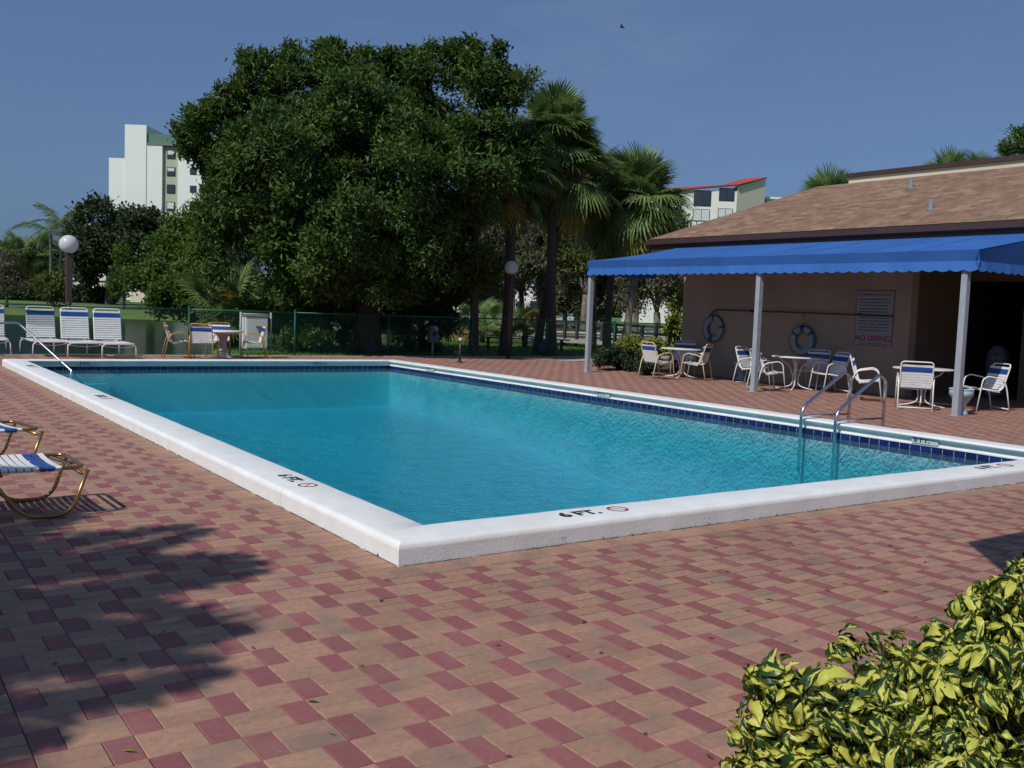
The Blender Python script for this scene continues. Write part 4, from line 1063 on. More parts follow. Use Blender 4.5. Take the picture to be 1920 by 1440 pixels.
# ------------------------------------------------------------------ lawn details
struct(link('path', mesh_np('path', [(15.4, 18.9, .004), (17.6, 18.2, .004), (27, 22.6, .004), (26.2, 24.2, .004)], [(0, 1, 2, 3)], M['conc'])))
mb = MB(); mb.face([tuple(v) for v in ((15.95, 14.6, .006), (18.8, 14.2, .006), (22, 20.4, .006), (17.0, 18.4, .006))]); struct(mb.build('mulch_bed', M['mulch']))
n = 60000; xx = rng.uniform(6.5, 34, n); yy = rng.uniform(20.75, 40, n); ok = ~((xx < 5.9+np.maximum(0, yy-22.4)*.36)) & ~((xx > 15.0) & (yy < 24.4) & (yy > 18.2+(xx-15.4)*.44-.4) & (yy < 20.4+(xx-15.4)*.44)); xx, yy = xx[ok], yy[ok]; n = len(xx)
a = rng.uniform(0, 6.28, n); h = rng.uniform(.03, .07, n); w = rng.uniform(.006, .014, n)
V = np.stack([np.stack([xx-np.cos(a)*w, yy-np.sin(a)*w, np.full(n, -.04)], 1), np.stack([xx+np.cos(a)*w, yy+np.sin(a)*w, np.full(n, -.04)], 1), np.stack([xx+rng.normal(0, .02, n), yy+rng.normal(0, .02, n), h], 1)], 1).reshape(-1, 3)
tag(link('grass', mesh_np('grass', V, np.arange(3*n).reshape(-1, 3), M['blade'])), kind='stuff', label='short green lawn grass behind the fence')

# ------------------------------------------------------------------ big tree
D = 30.0
def blob(px, py, d, rx_px, rz_px, ry=None):
    c = at(px, py, d); k = d/FPX; rx = rx_px*k; rz = rz_px*k; ry = ry or (rx+rz)*.5
    return (c.x, c.y, c.z, (rx+ry)/2, (rx+ry)/2, rz)
bb = [blob(455, 300, 30, 95, 100), blob(415, 255, 29.5, 70, 70), blob(345, 258, 30, 40, 36), blob(500, 200, 30, 85, 80), blob(610, 190, 31, 115, 95), blob(740, 190, 31, 120, 95),
      blob(850, 200, 31, 105, 95), blob(915, 150, 31, 62, 68), blob(930, 250, 31, 75, 95), blob(560, 330, 28.5, 130, 120), blob(700, 340, 28, 130, 130), blob(830, 350, 29, 105, 120),
      blob(480, 430, 28.6, 105, 100), blob(600, 450, 28.5, 110, 105), blob(740, 460, 29, 120, 100), blob(460, 370, 29.5, 80, 80), blob(860, 450, 30.5, 70, 80), blob(660, 250, 29, 130, 110), blob(405, 330, 30, 45, 50),
      blob(560, 120, 31, 40, 28), blob(700, 118, 31, 45, 26), blob(640, 105, 31, 45, 26), blob(760, 125, 31, 50, 26), blob(590, 150, 31, 60, 40), blob(432, 200, 30, 45, 40), blob(470, 160, 30.5, 45, 40), blob(905, 95, 31, 30, 22), blob(870, 130, 31, 45, 45), blob(480, 130, 31, 28, 22), blob(800, 118, 31, 35, 25), blob(950, 110, 31, 30, 26), blob(700, 530, 31.5, 130, 60), blob(600, 530, 31, 90, 60), blob(800, 520, 32, 90, 60), blob(870, 330, 30, 80, 90)]
tb = ground_at(690, 30.5)
tree('broadleaf_tree', tb, bb, 27000, 8, .20, .075, M['leaf'], M['bark'], .42, 'huge dark glossy broadleaf tree standing in the middle behind the fence', seed=3, shell=.55, rough=.20, clump=.22, spread=1.0,
     trunk_top=tb+Vector((0, 0, 2.2)), tips=[(Vector(b_[:3])-tb) for b_ in (bb[0], bb[3], bb[4], bb[5], bb[6], bb[9], bb[10], bb[12], bb[14], bb[8])])
# undergrowth
def bush(px, py, d, w, h, n, per, L, W, m, lab, seed, cat='shrub', name='shrub', group=None, **k):
    c = at(px, py, d); gpt = Vector((c.x, c.y, 0)); root = empty(name, gpt, label=lab, cat=cat, group=group)
    kk = d/FPX; rx = w*kk/2; rz = h*kk/2
    bl = [(0, 0, c.z, rx, rx*.8, rz), (rx*.4, .2, c.z-rz*.35, rx*.7, rx*.6, rz*.75), (-rx*.4, -.2, c.z-rz*.3, rx*.65, rx*.6, rz*.8)]
    foliage('foliage', bl, n, per, L, W, M[m], root, seed, **k)
    mb = MB(); g = random.Random(seed)
    for i in range(5): mb.tube([(g.uniform(-.1, .1), g.uniform(-.1, .1), 0), (g.uniform(-.2, .2), g.uniform(-.2, .2), c.z*.5), (g.uniform(-rx, rx)*.6, 0, c.z+rz*.4)], .03, 5)
    mb.build('stem', M['bark'], root); return root
bush(550, 590, 31.5, 110, 140, 900, 7, .17, .08, 'leaf3', 'bright green leafy shrub climbing behind the fence by the cabinet', 11, clump=.25)
bush(600, 620, 29.8, 130, 110, 700, 6, .15, .06, 'leaf', 'dark leafy shrub low behind the fence under the big tree', 12)
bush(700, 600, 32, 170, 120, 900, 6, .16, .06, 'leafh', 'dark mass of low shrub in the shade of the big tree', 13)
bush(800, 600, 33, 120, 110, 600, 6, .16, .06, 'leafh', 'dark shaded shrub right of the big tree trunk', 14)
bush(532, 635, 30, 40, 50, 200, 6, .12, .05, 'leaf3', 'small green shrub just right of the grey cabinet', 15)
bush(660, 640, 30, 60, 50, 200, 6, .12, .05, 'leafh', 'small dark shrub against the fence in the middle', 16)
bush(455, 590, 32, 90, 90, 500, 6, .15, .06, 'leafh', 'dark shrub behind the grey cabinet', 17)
# spiky palmetto left of the shrub
def spiky(px, d, h_, lab, seed, m='frond', n=16, spread=1, name='palmetto', meshes=None, s=1):
    gp = ground_at(px, d); root = empty(name, gp, label=lab, cat='palm', group=None); g = random.Random(seed)
    ms = meshes or FAN
    for i in range(n):
        o = link('frond', g.choice(ms), root, (g.uniform(-.3, .3), g.uniform(-.3, .3), h_*g.uniform(.1, .75))); o.rotation_euler = (g.uniform(-.5, .5), -R(g.uniform(5, 85)), i*2.4); o.scale = (s*g.uniform(.9, 1.2),)*3
    MB().tube([(0, 0, -.1), (0, 0, h_*.6)], .12, 8).build('trunk', M['palmbark'], root)
    return root
spiky(432, 31, 1.7, 'low palmetto with thin spiky fronds behind the fence, left of the big tree', 1, n=22, s=1.15)
spiky(470, 31, 1.0, 'low palmetto with browning fronds beside the leafy shrub', 2, n=12, meshes=FANY+FAN)
spiky(645, 34, 1.6, 'dark palmetto in the shade under the big tree', 3, n=16, s=1.0)
spiky(790, 34, 1.5, 'palmetto under the right side of the big tree', 4, n=16, s=1.0)
spiky(905, 44, 1.2, 'yellowish low palm behind the palm trunks', 5, n=14, meshes=FAN+FANY[:1], s=.85)
spiky(985, 40, 1.0, 'yellow green low palm between the two palm trunk groups', 6, n=12, meshes=FAN+FANY[:1], s=.75)
spiky(860, 31.5, .2, 'small arching palm sprout close to the fence', 7, n=6, meshes=FEA, s=.38)

# ------------------------------------------------------------------ fan palms
def palm_at(px, d, tpx, tpy, r, lab, seed, **k):
    b_ = ground_at(px, d); t_ = at(tpx, tpy, d); sabal(b_, t_, r, lab, seed, **k)
palm_at(944, 32.6, 958, 330, .19, 'fan palm with thick trunk behind the globe lamp, crown against the big tree', 1, scale=1.08, nf=56)
palm_at(882, 31.4, 893, 345, .14, 'slim fan palm at left of the palm group, its crown lost in the big tree', 2, scale=.9, nf=22)
palm_at(1029, 34.0, 1040, 262, .17, 'tallest fan palm with a round crown right of the big tree', 3, scale=1.12, nf=66, dead=3)
palm_at(1006, 34.5, 1066, 335, .14, 'fan palm with yellowing lower fronds just under the tallest crown', 4, scale=1.15, nf=66, yel=20, dead=3)
palm_at(1140, 37, 1150, 405, .15, 'fan palm with a rust tinged skirt left of the clubhouse roof', 5, scale=1.05, nf=48, yel=14)
palm_at(1172, 36, 1200, 385, .15, 'fan palm with trunk coloured pale as if sunlit in front of the red roofed building', 6, scale=1.22, nf=74, yel=24, dead=4, bark='greybark')  # paler bark puts the sunlight on this trunk into its colour
palm_at(1110, 40, 1105, 335, .14, 'fan palm half hidden between the two crown groups', 7, scale=1.25, nf=28)
GB = 'palms rising behind the clubhouse roof'
palm_at(1545, 44, 1552, 402, .15, 'fan palm peeping over the left end of the roof parapet', 8, nf=26, dead=0, yel=0, scale=1.2, group=GB)
sabal(ground_at(1778, 40), at(1778, 345, 40), .12, 'bright palm top showing above the parapet, left one', 9, 26, .85, 0, GB, 6, name='fan_palm')
sabal(ground_at(1838, 42), at(1838, 345, 42), .12, 'low palm top above the parapet, right one', 10, 26, .85, 0, GB, 6, name='fan_palm')
tree('broadleaf_tree', ground_at(1915, 46), [blob(1915, 292, 46, 34, 22), blob(1950, 270, 46, 50, 40), blob(1932, 252, 46, 14, 12)], 500, 7, .22, .09, M['leaf'], M['bark'], .2, 'dark tree top at right edge above the clubhouse parapet', seed=31, clump=.3)

# ------------------------------------------------------------------ trees on the far left bank and behind
def bl_(px, py, d, w, h): return blob(px, py, d, w, h)
FT = 'trees along the far bank of the pond'
tree('oak_tree', ground_at(205, 118, .3), [bl_(180, 440, 118, 52, 52), bl_(235, 425, 118, 58, 42), bl_(215, 470, 118, 75, 45), bl_(270, 455, 120, 35, 55), bl_(165, 490, 118, 35, 38)], 5200, 6, .55, .30, M['leaf2'], M['bark'], .5, 'wide dark oak tree in front of the white tower', group=FT, seed=41, clump=.9, trunk_top=ground_at(205, 118, 3.5))
tree('oak_tree', ground_at(282, 112, .3), [bl_(280, 470, 112, 34, 55), bl_(262, 500, 112, 45, 38), bl_(265, 415, 114, 22, 22)], 2600, 6, .5, .28, M['leaf2'], M['bark'], .4, 'dark tree with a leaning trunk, right of the wide oak', group=FT, seed=42, clump=.8, trunk_top=ground_at(290, 112, 3))
tree('oak_tree', ground_at(365, 60, 0), [bl_(370, 470, 60, 70, 62), bl_(340, 520, 58, 55, 50), bl_(400, 530, 56, 60, 60), bl_(345, 450, 60, 35, 35), bl_(420, 450, 58, 45, 60), bl_(330, 560, 56, 45, 32)], 7500, 6, .30, .14, M['leaf3'], M['bark'], .3, 'mid green tree between the white tower and the big tree', group=FT, seed=43, clump=.5)
tree('oak_tree', ground_at(15, 135, .3), [bl_(8, 490, 135, 40, 30), bl_(0, 525, 135, 45, 30)], 1600, 6, .5, .3, M['leaf2'], M['bark'], .4, 'dark tree at the far left edge behind the palms', group=FT, seed=44, clump=.8)
tree('oak_tree', ground_at(85, 150, .4), [bl_(70, 500, 150, 50, 35), bl_(130, 500, 150, 40, 45), bl_(100, 530, 150, 70, 28)], 2400, 6, .6, .3, M['leaf2'], M['bark'], .4, 'dark backdrop tree behind the tall far palms', group=FT, seed=45, clump=.8)
tree('small_tree', ground_at(98, 100, .1), [bl_(98, 528, 100, 24, 30), bl_(90, 540, 100, 28, 20)], 700, 5, .35, .18, M['leaf5'], M['bark'], .12, 'small yellow green tree in front of the dark hedge', group=FT, seed=46, clump=.6)
tree('small_tree', ground_at(13, 92, .1), [bl_(13, 515, 92, 24, 34)], 520, 5, .3, .12, M['leaf4'], M['bark'], .12, 'thin reddish grey tree at left edge before the hedge', group=FT, seed=47, clump=.6)
tree('small_tree', ground_at(232, 100, .2), [bl_(232, 515, 100, 22, 38)], 700, 5, .35, .18, M['leaf3'], M['bark'], .12, 'slender green tree in front of the wide oak', group=FT, seed=48, clump=.6)
FP = 'tall palms on the far bank'
for px, d, tpx, tpy, lab, s, fea in ((52, 130, 55, 475, 'short far fan palm with pale trunk', 1.5, 0), (95, 125, 95, 425, 'tall far feather palm left of the globe lamp', 2.2, 1), (108, 128, 118, 420, 'tall far feather palm touching the globe lamp', 2.4, 1), (28, 128, 28, 468, 'far fan palm near the left edge', 1.5, 0), (85, 130, 80, 468, 'far fan palm with brown skirt', 1.6, 0)):
    b_ = ground_at(px, d, .3)
    if fea: feather_palm(b_, at(tpx, tpy+8, d), .22, lab, px, 15, s*.95, FP, name='feather_palm', bm='greybark')
    else: sabal(b_, at(tpx, tpy+5, d), .2, lab, px, 26, s*1.05, 5, FP, 6, name='fan_palm')
# clipped dark hedge
hd = empty('clipped_hedge', ground_at(105, 122, .35), label='long dark clipped hedge on the far bank', cat='hedge')
a = ground_at(-60, 124, .35); b_ = ground_at(210, 122, .35); L_ = (b_-a).length; t_ = (b_-a)/L_
n = 2600; s = rng.uniform(0, L_, n); P = np.stack([a.x+t_.x*s+rng.normal(0, .4, n), a.y+t_.y*s+rng.normal(0, .4, n), .35+rng.uniform(0, 1.75, n)], 1)-np.array(hd.location)
P = np.repeat(P, 5, 0)+rng.normal(0, .25, (n*5, 3)); Dv = unit(rng.normal(size=(n*5, 3))); Nn = unit(np.cross(Dv, rng.normal(size=(n*5, 3)))); V, F = leaf_arrays(P, Dv, Nn, .45, .28)
link('foliage', mesh_np('hedge', V, F, M['leafh']), hd)

# middle distance: grey brown trees, olive trees
MD = 'trees in the park beyond the palms'
for px, py, d, w, h, m, lab, sd in (
    (905, 490, 62, 60, 95, 'leaf4', 'brownish grey feathery tree behind the left palm trunk', 51), (975, 470, 66, 55, 70, 'leaf4', 'brownish grey feathery tree behind the globe lamp', 52),
    (1095, 460, 58, 75, 60, 'leaf5', 'olive green tree under the tallest palm crown', 53), (1080, 400, 72, 60, 45, 'leaf5', 'olive tree top between the palm crowns', 54),
    (1140, 520, 60, 90, 75, 'leaf4', 'grey green tree behind the left awning post', 55), (1230, 500, 52, 65, 85, 'leaf4', 'grey feathery tree seen under the awning', 56),
    (1060, 520, 80, 60, 55, 'leaf4', 'pale grey green tree far behind the palm trunks', 57), (1190, 470, 70, 80, 60, 'leaf5', 'olive tree below the right palm crowns', 58),
    (840, 470, 58, 60, 80, 'leaf2', 'dark tree behind the right edge of the big tree', 59), (960, 400, 75, 70, 60, 'leaf2', 'dark tree far behind the palm crowns', 60), (1010, 455, 68, 70, 70, 'leaf5', 'olive grey tree filling the gap between the palm trunks', 65), (1105, 545, 64, 70, 45, 'leaf4', 'low grey brown tree behind the boardwalk', 66), (1265, 470, 66, 60, 80, 'leaf5', 'olive tree against the corner of the clubhouse', 67), (470, 520, 48, 95, 85, 'leaf2', 'dark tree behind the left side of the big tree', 68), (600, 540, 50, 110, 75, 'leaf2', 'dark tree filling the shade behind the big trunk', 69), (740, 540, 52, 100, 75, 'leaf2', 'dark tree behind the right side of the big trunk', 70)):
    tree('park_tree', ground_at(px, d), [bl_(px, py, d, w*.85, h*.95), bl_(px-w*.4, py+h*.25, d, w*.5, h*.5), bl_(px+w*.4, py+h*.15, d, w*.55, h*.55), bl_(px+w*.1, py+h*.45, d, w*.55, h*.45)], 2000, 6, .30*d/60, .10*d/60, M[m], M['greybark'], .22, lab, group=MD, seed=sd, clump=.5, shell=.35, rough=.3)
# backdrop band of far woods closing the horizon
P = []; n = 26000
th = rng.uniform(-.62, .75, n); dd = rng.uniform(190, 260, n); ht = 4.2+1.3*np.sin(th*31)+1.0*np.sin(th*77+1)+.6*np.sin(th*153); 
P = np.stack([CAM.x+dd*(math.sin(YAW)+np.tan(th)*math.cos(YAW)), CAM.y+dd*(math.cos(YAW)-np.tan(th)*math.sin(YAW)), .3+rng.random(n)*np.maximum(2, ht)], 1)
Dv = unit(rng.normal(size=(n, 3))); Nn = unit(np.cross(Dv, rng.normal(size=(n, 3)))); V, F = leaf_arrays(P, Dv, Nn, 2.2, 1.4)
tag(link('far_woods', mesh_np('far_woods', V, F, M['leaf2'])), kind='stuff', label='dark line of far woods along the horizon')

# timber railing / boardwalk behind fence at right
rl = empty('timber_boardwalk', ground_at(1150, 44), label='dark timber boardwalk with posts and rails beyond the fence', cat='boardwalk')
a = ground_at(1015, 47)-rl.location; b_ = ground_at(1300, 41)-rl.location; t_ = (b_-a).normalized(); nn_ = Vector((-t_.y, t_.x, 0)); L_ = (b_-a).length
def obox(mb, p, hx_, hy_, z0, z1):
    c = [p+t_*sx*hx_+nn_*sy*hy_ for sx, sy in ((-1, -1), (1, -1), (1, 1), (-1, 1))]
    lo_ = [(q.x, q.y, z0) for q in c]; hi_ = [(q.x, q.y, z1) for q in c]
    mb.face(lo_[::-1]); mb.face(hi_)
    for k in range(4): mb.face([lo_[k], lo_[(k+1) % 4], hi_[(k+1) % 4], hi_[k]])
k = 0
while k*.75 < L_:
    mb = MB(); obox(mb, a+t_*(k*.75), .06, .06, -.1, 1.05+(.1 if k % 3 == 0 else 0)); mb.build('post', M['deckwood'], rl); k += 1
for z in (.30, .62, .95):
    mb = MB(); obox(mb, a+t_*(L_/2)+nn_*.075, L_/2, .014, z, z+.11); mb.build('rail', M['deckwood'], rl)
mb = MB(); obox(mb, a+t_*(L_/2)-nn_*1.2, L_/2, 1.1, .16, .24); mb.build('deck_boards', M['conc'], rl)
# benches and a covered grill, pale seawall strips, parked car far off
def bench(px, d, lab, w=3.0, rz=0):
    b0 = ground_at(px, d); r = empty('park_bench', b0, -YAW+rz, label=lab, cat='bench', group='low benches on the lawn')
    for q in range(3): MB().box(-w/2, w/2, -.24+q*.165, -.24+q*.165+.14, .42, .46).build('seat_board', M['deckwood'], r)
    for x in (-w/2+.3, w/2-.3): MB().box(x-.05, x+.05, -.2, .2, -.1, .418).build('leg', M['deckwood'], r)
bench(905, 40, 'long dark bench on the lawn behind the slim palm trunk', 4.2); bench(985, 37, 'long dark bench on the lawn between the palm trunks', 3.4)
for px, d, w, lab in ((990, 56, 5.0, 'pale low concrete wall strip between the palm trunks'), (1130, 50, 6, 'pale sunlit concrete seawall beyond the boardwalk'), (1100, 75, 6, 'pale wall far behind the grey trees'), (1235, 60, 4, 'pale wall beyond the awning end')):
    b0 = ground_at(px, d); r = empty('low_wall', b0, -YAW, label=lab, cat='wall'); MB().box(-w/2, w/2, -.25, .25, -.1, .42, bev=.02).build('wall_block', M['conc'], r); MB().box(-w/2-.05, w/2+.05, -.3, .3, .421, .50).build('cap', M['parapet'], r)
r = empty('covered_grill', ground_at(1024, 34.6), -YAW, label='blue grey covered object on the grass at the foot of the palm trunks', cat='covered grill')
MB().lathe([(.42, 0), (.46, .1), (.44, .30), (.36, .42), (.18, .50), (.001, .52)], n=16).build('cover', M['tarp'], r); MB().box(-.55, -.10, -.22, .22, .28, .60, bev=.05).build('cover_top', M['box'], r)
def car(px, d, lab, rz):
    r = empty('parked_car', ground_at(px, d), rz, label=lab, cat='car')
    pr = [(-2.1, .35), (-2.15, .75), (-1.3, .9), (-.75, 1.38), (.7, 1.42), (1.35, .95), (2.1, .85), (2.2, .35)]
    mb = MB(); n_ = len(pr); mb.v = [(x, s*(.85 if z < 1 else .68), z) for s in (-1, 1) for x, z in pr]
    mb.f = [tuple(range(n_))[::-1], tuple(range(n_, 2*n_))]+[(i, (i+1) % n_, n_+(i+1) % n_, n_+i) for i in range(n_)]; mb.m = [0]*len(mb.f); mb.sm = [False]*len(mb.f); mb.build('body', M['car'], r)
    for s in (-1, 1):
        mb = MB(); mb.face([(-1.15, s*.80, .95), (-.72, s*.72, 1.33), (.65, s*.72, 1.36), (1.15, s*.80, .97)]); mb.build('side_window', M['glass'], r)
        for x in (-1.35, 1.35): MB().tube([(x, s*.90, .32), (x, s*.68, .32)], .32, 16).build('wheel', M['rubber'], r)
car(1083, 92, 'pale car parked far away between the grey trees', -YAW+.2); car(1000, 110, 'distant pale car behind the palm trunks', -YAW)
road = MB(); 
p0, p1, p2, p3 = ground_at(820, 88, .02), ground_at(1330, 88, .02), ground_at(1400, 100, .03), ground_at(800, 100, .03); road.face([p0, p1, p2, p3]); struct(road.build('road', M['asphalt']))

# shrubs left of clubhouse wall
bush(1205, 648, 31.0, 105, 20, 1100, 7, .09, .05, 'leafy', 'yellow variegated shrub beyond the end of the awning', 61, clump=.12)
bush(1160, 673, 26.5, 110, 20, 1100, 6, .09, .04, 'leafh', 'low dark green hedge in front of the yellow shrub', 62, name='low_hedge', cat='hedge', clump=.1, spread=1.1)
bush(1212, 682, 24.8, 46, 20, 600, 6, .09, .04, 'leafh', 'end of the low dark hedge beside the cream chair', 63, name='low_hedge', cat='hedge', clump=.1)
bush(1267, 610, 27.5, 26, 110, 500, 6, .14, .07, 'leafy', 'slim yellow green shrub climbing at the corner of the wall', 64, clump=.15)

# ------------------------------------------------------------------ far buildings
def fbuild(name, origin_px, d, rot, lab):
    o = ground_at(origin_px, d, .3); return empty(name, o, -YAW+rot, label=lab, cat='building')
# white tower: local x = right in the picture, y = away
d = 166; k = d/FPX
tw = fbuild('white_tower', 300, d, 0, 'white high-rise apartment tower with a green roof band behind the trees')
hz = lambda px, py: 1.55-.3+((577+.0379*(px-960))-py)*k
lx = lambda px: (px-300)*k
zt = hz(340, 277)
MB().box(lx(272), lx(301), 0, 12, 0, zt).build('main_wall', M['tower'], tw)
MB().box(lx(330), lx(400), .0, 12, 0, zt).build('main_wall', M['tower'], tw)
MB().box(lx(301)+.01, lx(330)-.01, .55, 12, 0, zt-.01).build('window_band', M['tband'], tw)
MB().box(lx(232), lx(272)-.01, -.12, 9, 0, hz(250, 238)).build('stair_tower', M['tower'], tw); MB().box(lx(202), lx(232)-.01, .1, 8, 0, hz(215, 298)).build('side_wing', M['tower'], tw)
MB().box(lx(272)+.01, lx(399), .2, 11, zt+.01, zt+hz(340, 256)-hz(340, 277)).build('roof_band', M['tgreen'], tw); MB().box(lx(272)+.01, lx(400)+.2, -.1, .19, zt+.01, zt+.35).build('roof_edge', M['gbox'], tw)
g = random.Random(9)
for i in range(9):
    zc = hz(315, 291+i*31.7)
    w = MB().box(lx(308), lx(323.5), .44, .50, zc-.7, zc+.75).build('window', M['wframe'], tw)
    bs = [.55, .45, 0, .85, .3, .6, .2, .5, .7][i]
    MB().box(lx(309), lx(322.5), .40, .435, zc-.6, zc+.65).build('pane', M['glass'], w)
    if bs: MB().box(lx(309.6), lx(322), .36, .395, zc+.62-1.2*bs, zc+.62).build('blind', M['blind'], w)
for i in range(7):
    zc = hz(360, 355+(i-1)*32.5)
    for a0, a1 in ((353, 365), (371, 377)):
        w = MB().box(lx(a0), lx(a1), -.06, .0-.002, zc-.6, zc+.55).build('window', M['wframe'], tw); MB().box(lx(a0)+.12, lx(a1)-.12, -.09, -.062, zc-.5, zc+.45).build('pane', M['glass'], w)
# low white houses among the trees
for px, d2, w, h, lab in ((70+5, 150, 2.2, 4.5, 'sliver of a white house behind the yellow green tree'), (172, 145, 5.5, 5.6, 'white house with a dark band seen under the oak'), (275, 140, 4.6, 5.0, 'cream house wall seen between the oak trunks')):
    r = fbuild('white_house', px, d2, .1, lab); MB().box(-w/2, w/2, 0, 6, 0, h).build('wall', M['wwall' if w > 5 else 'cwall'], r); MB().box(-w/2-.3, w/2+.3, -.3, 6.3, h+.01, h+.3).build('roof', M['tgreen'], r)
    MB().box(-w/2, w/2, -.06, -.005, h*.52, h*.56).build('wall_band', M['wframe'], r)
# red roofed block
d = 125; k = d/FPX; rr_ = fbuild('red_roofed_block', 1368, d, 0, 'cream apartment block with a red tiled roof beyond the palms')
Z = lambda px, py: 1.55-.3+((577+.0379*(px-960))-py)*k
X_ = lambda px: (px-1368)*k
MB().box(X_(1180), X_(1368), 0, 10, 0, Z(1300, 357)).build('wall', M['wwall'], rr_)
# gable end turned away, its top slanting up
mb = MB(); q0, q1 = X_(1368)+.01, X_(1432); zc0, zc1 = Z(1368, 349), Z(1432, 331); 
P0 = [(q0, 0, 0), (q1, 3.4, 0), (q1, 3.4, zc1), (q0, 0, zc0)]; P1 = [(q0, 10, 0), (q1, 10, 0), (q1, 10, zc1), (q0, 10, zc0)]
mb.face(P0); mb.face(P1[::-1]); 
for i in range(4): mb.face([P0[i], P1[i], P1[(i+1) % 4], P0[(i+1) % 4]])
mb.build('gable_wall', M['cwall'], rr_)
mb = MB(); T = lambda px, py, y: (X_(px), y, Z(px, py))
mb.face([T(1180, 362, -.3), T(1368, 347.5, -.3), T(1433, 327.5, 3.2), T(1433, 322, 6), T(1398, 325, 6), T(1352, 340, 4), T(1180, 350, 4)])
mb.face([T(1180, 365, -.3), T(1368, 350, -.3), T(1368, 347.5, -.3), T(1180, 362, -.3)], 1); mb.face([T(1368, 350, -.3), T(1433, 330, 3.2), T(1433, 327.5, 3.2), T(1368, 347.5, -.3)], 1)
mb.build('roof', [M['rroof'], M['fascia']], rr_)
for a0, a1, b0, b1 in ((1334.5, 1363, 353.5, 377), (1334, 1361.5, 391, 408), (1288, 1320, 360, 388), (1288, 1319, 394, 416)):
    w = MB().box(X_(a0), X_(a1), -.07, -.004, Z(1350, b1), Z(1350, b0)).build('window', M['wframe'], rr_)
    m_ = (a0+a1)/2
    for u0, u1 in ((a0+1, m_-.5), (m_+.5, a1-1)): MB().box(X_(u0), X_(u1), -.11, -.075, Z(1350, b1-1), Z(1350, b0+1)).build('pane', M['glass'] if b0 < 390 else M['blind'], w)
r = fbuild('white_roofed_wing', 1455, 130, 0, 'low white roofed wing right of the red roof'); MB().box(-2.2, 4.5, 0, 6, 0, Z(1450, 366)).build('wall', M['wwall'], r); MB().box(-2.5, 4.7, -.4, 6.3, Z(1450, 366)+.01, Z(1450, 362)).build('roof', M['wwall'], r)
# white far house pieces in the middle
r = fbuild('white_house', 978, 105, 0, 'small white two storey house seen between the palm trunks'); MB().box(-1.0, .3, 0, 4, 0, 6.2).build('wall', M['wwall'], r); MB().box(.31, 2.3, 0, 4, 0, 3.9).build('wall', M['wwall'], r)
for z in (1.2, 3.2, 4.9): w = MB().box(-.7, -.1, -.06, -.003, z, z+.9).build('window', M['glass'], r)
w = MB().box(.8, 1.7, -.06, -.003, 1.2, 2.2).build('window', M['glass'], r)
r = fbuild('white_shed', 866, 70, 0, 'white shed glimpsed between tree leaves left of the palm'); MB().box(-.7, .7, 0, 2, 0, 4.6).build('wall', M['wwall'], r); MB().box(-.8, .8, -.1, 2.1, 4.61, 4.75).build('roof', M['tgreen'], r)

# bird
p = at(1166, 51, 60); bd = empty('bird', p, -YAW, label='tiny dark bird flying high above the palms', cat='bird')
MB().tube([(-.16, 0, .05), (-.05, 0, .01), (.08, 0, -.02), (.18, 0, -.03)], .03, 8, rr=[.01, .05, .045, .015]).build('body', M['bird'], bd)
for s in (-1, 1):
    mb = MB(); mb.face([(-.04, s*.02, .02), (.07, s*.02, .0), (.0, s*.18, .10), (-.12, s*.26, .13)]); mb.face([(.07, s*.02, .0), (-.04, s*.02, .015), (-.12, s*.26, .125), (.0, s*.18, .095)]); mb.build('wing', M['bird'], bd)

# ------------------------------------------------------------------ unseen palms and umbrella, added outside the frame to shade the deck
def shade_pos(x, y, h): return Vector((x-.90*h, y-.30*h, h))
for i, (x, y, h, sc_l, lab) in enumerate(((-3.80, .35, 4.6, 1.05, 'unseen feather palm added left of the frame to shade the left deck'), (-4.20, 1.65, 5.2, 1.0, 'second unseen feather palm added for shade left of the frame, beyond the first'), (-4.25, -.45, 4.2, .95, 'third unseen feather palm added for shade left of the frame, lower than the others'), (-4.45, -1.0, 4.6, .95, 'fourth unseen feather palm added for shade left of the frame, nearest the camera'))):
    t_ = shade_pos(x, y, h); feather_palm((t_.x, t_.y, 0), t_, .13, lab, 70+i, 36, sc_l, 'unseen palms added to shade the left deck', name='added_shade_palm', meshes=FES)  # added only for the streaky shade their fronds cast
um = empty('added_shade_umbrella', shade_pos(4.55, -2.72, 3.3)*1.0, label='large unseen umbrella added right of the camera to cast an angular shadow', cat='umbrella')  # unseen umbrella, added only for its shadow on the deck
um.location = (um.location.x, um.location.y, 0); mb = MB(); n = 8; Ru = 1.6
rim = [(Ru*math.cos(R(22.5+45*i)), Ru*math.sin(R(22.5+45*i)), 3.30) for i in range(n)]
for i in range(n): mb.face([rim[i], rim[(i+1) % n], (0, 0, 3.85)])
mb.build('canopy', M['umbr'], um); MB().tube([(0, 0, 0), (0, 0, 3.9)], .03, 10).build('pole', M['post'], um)

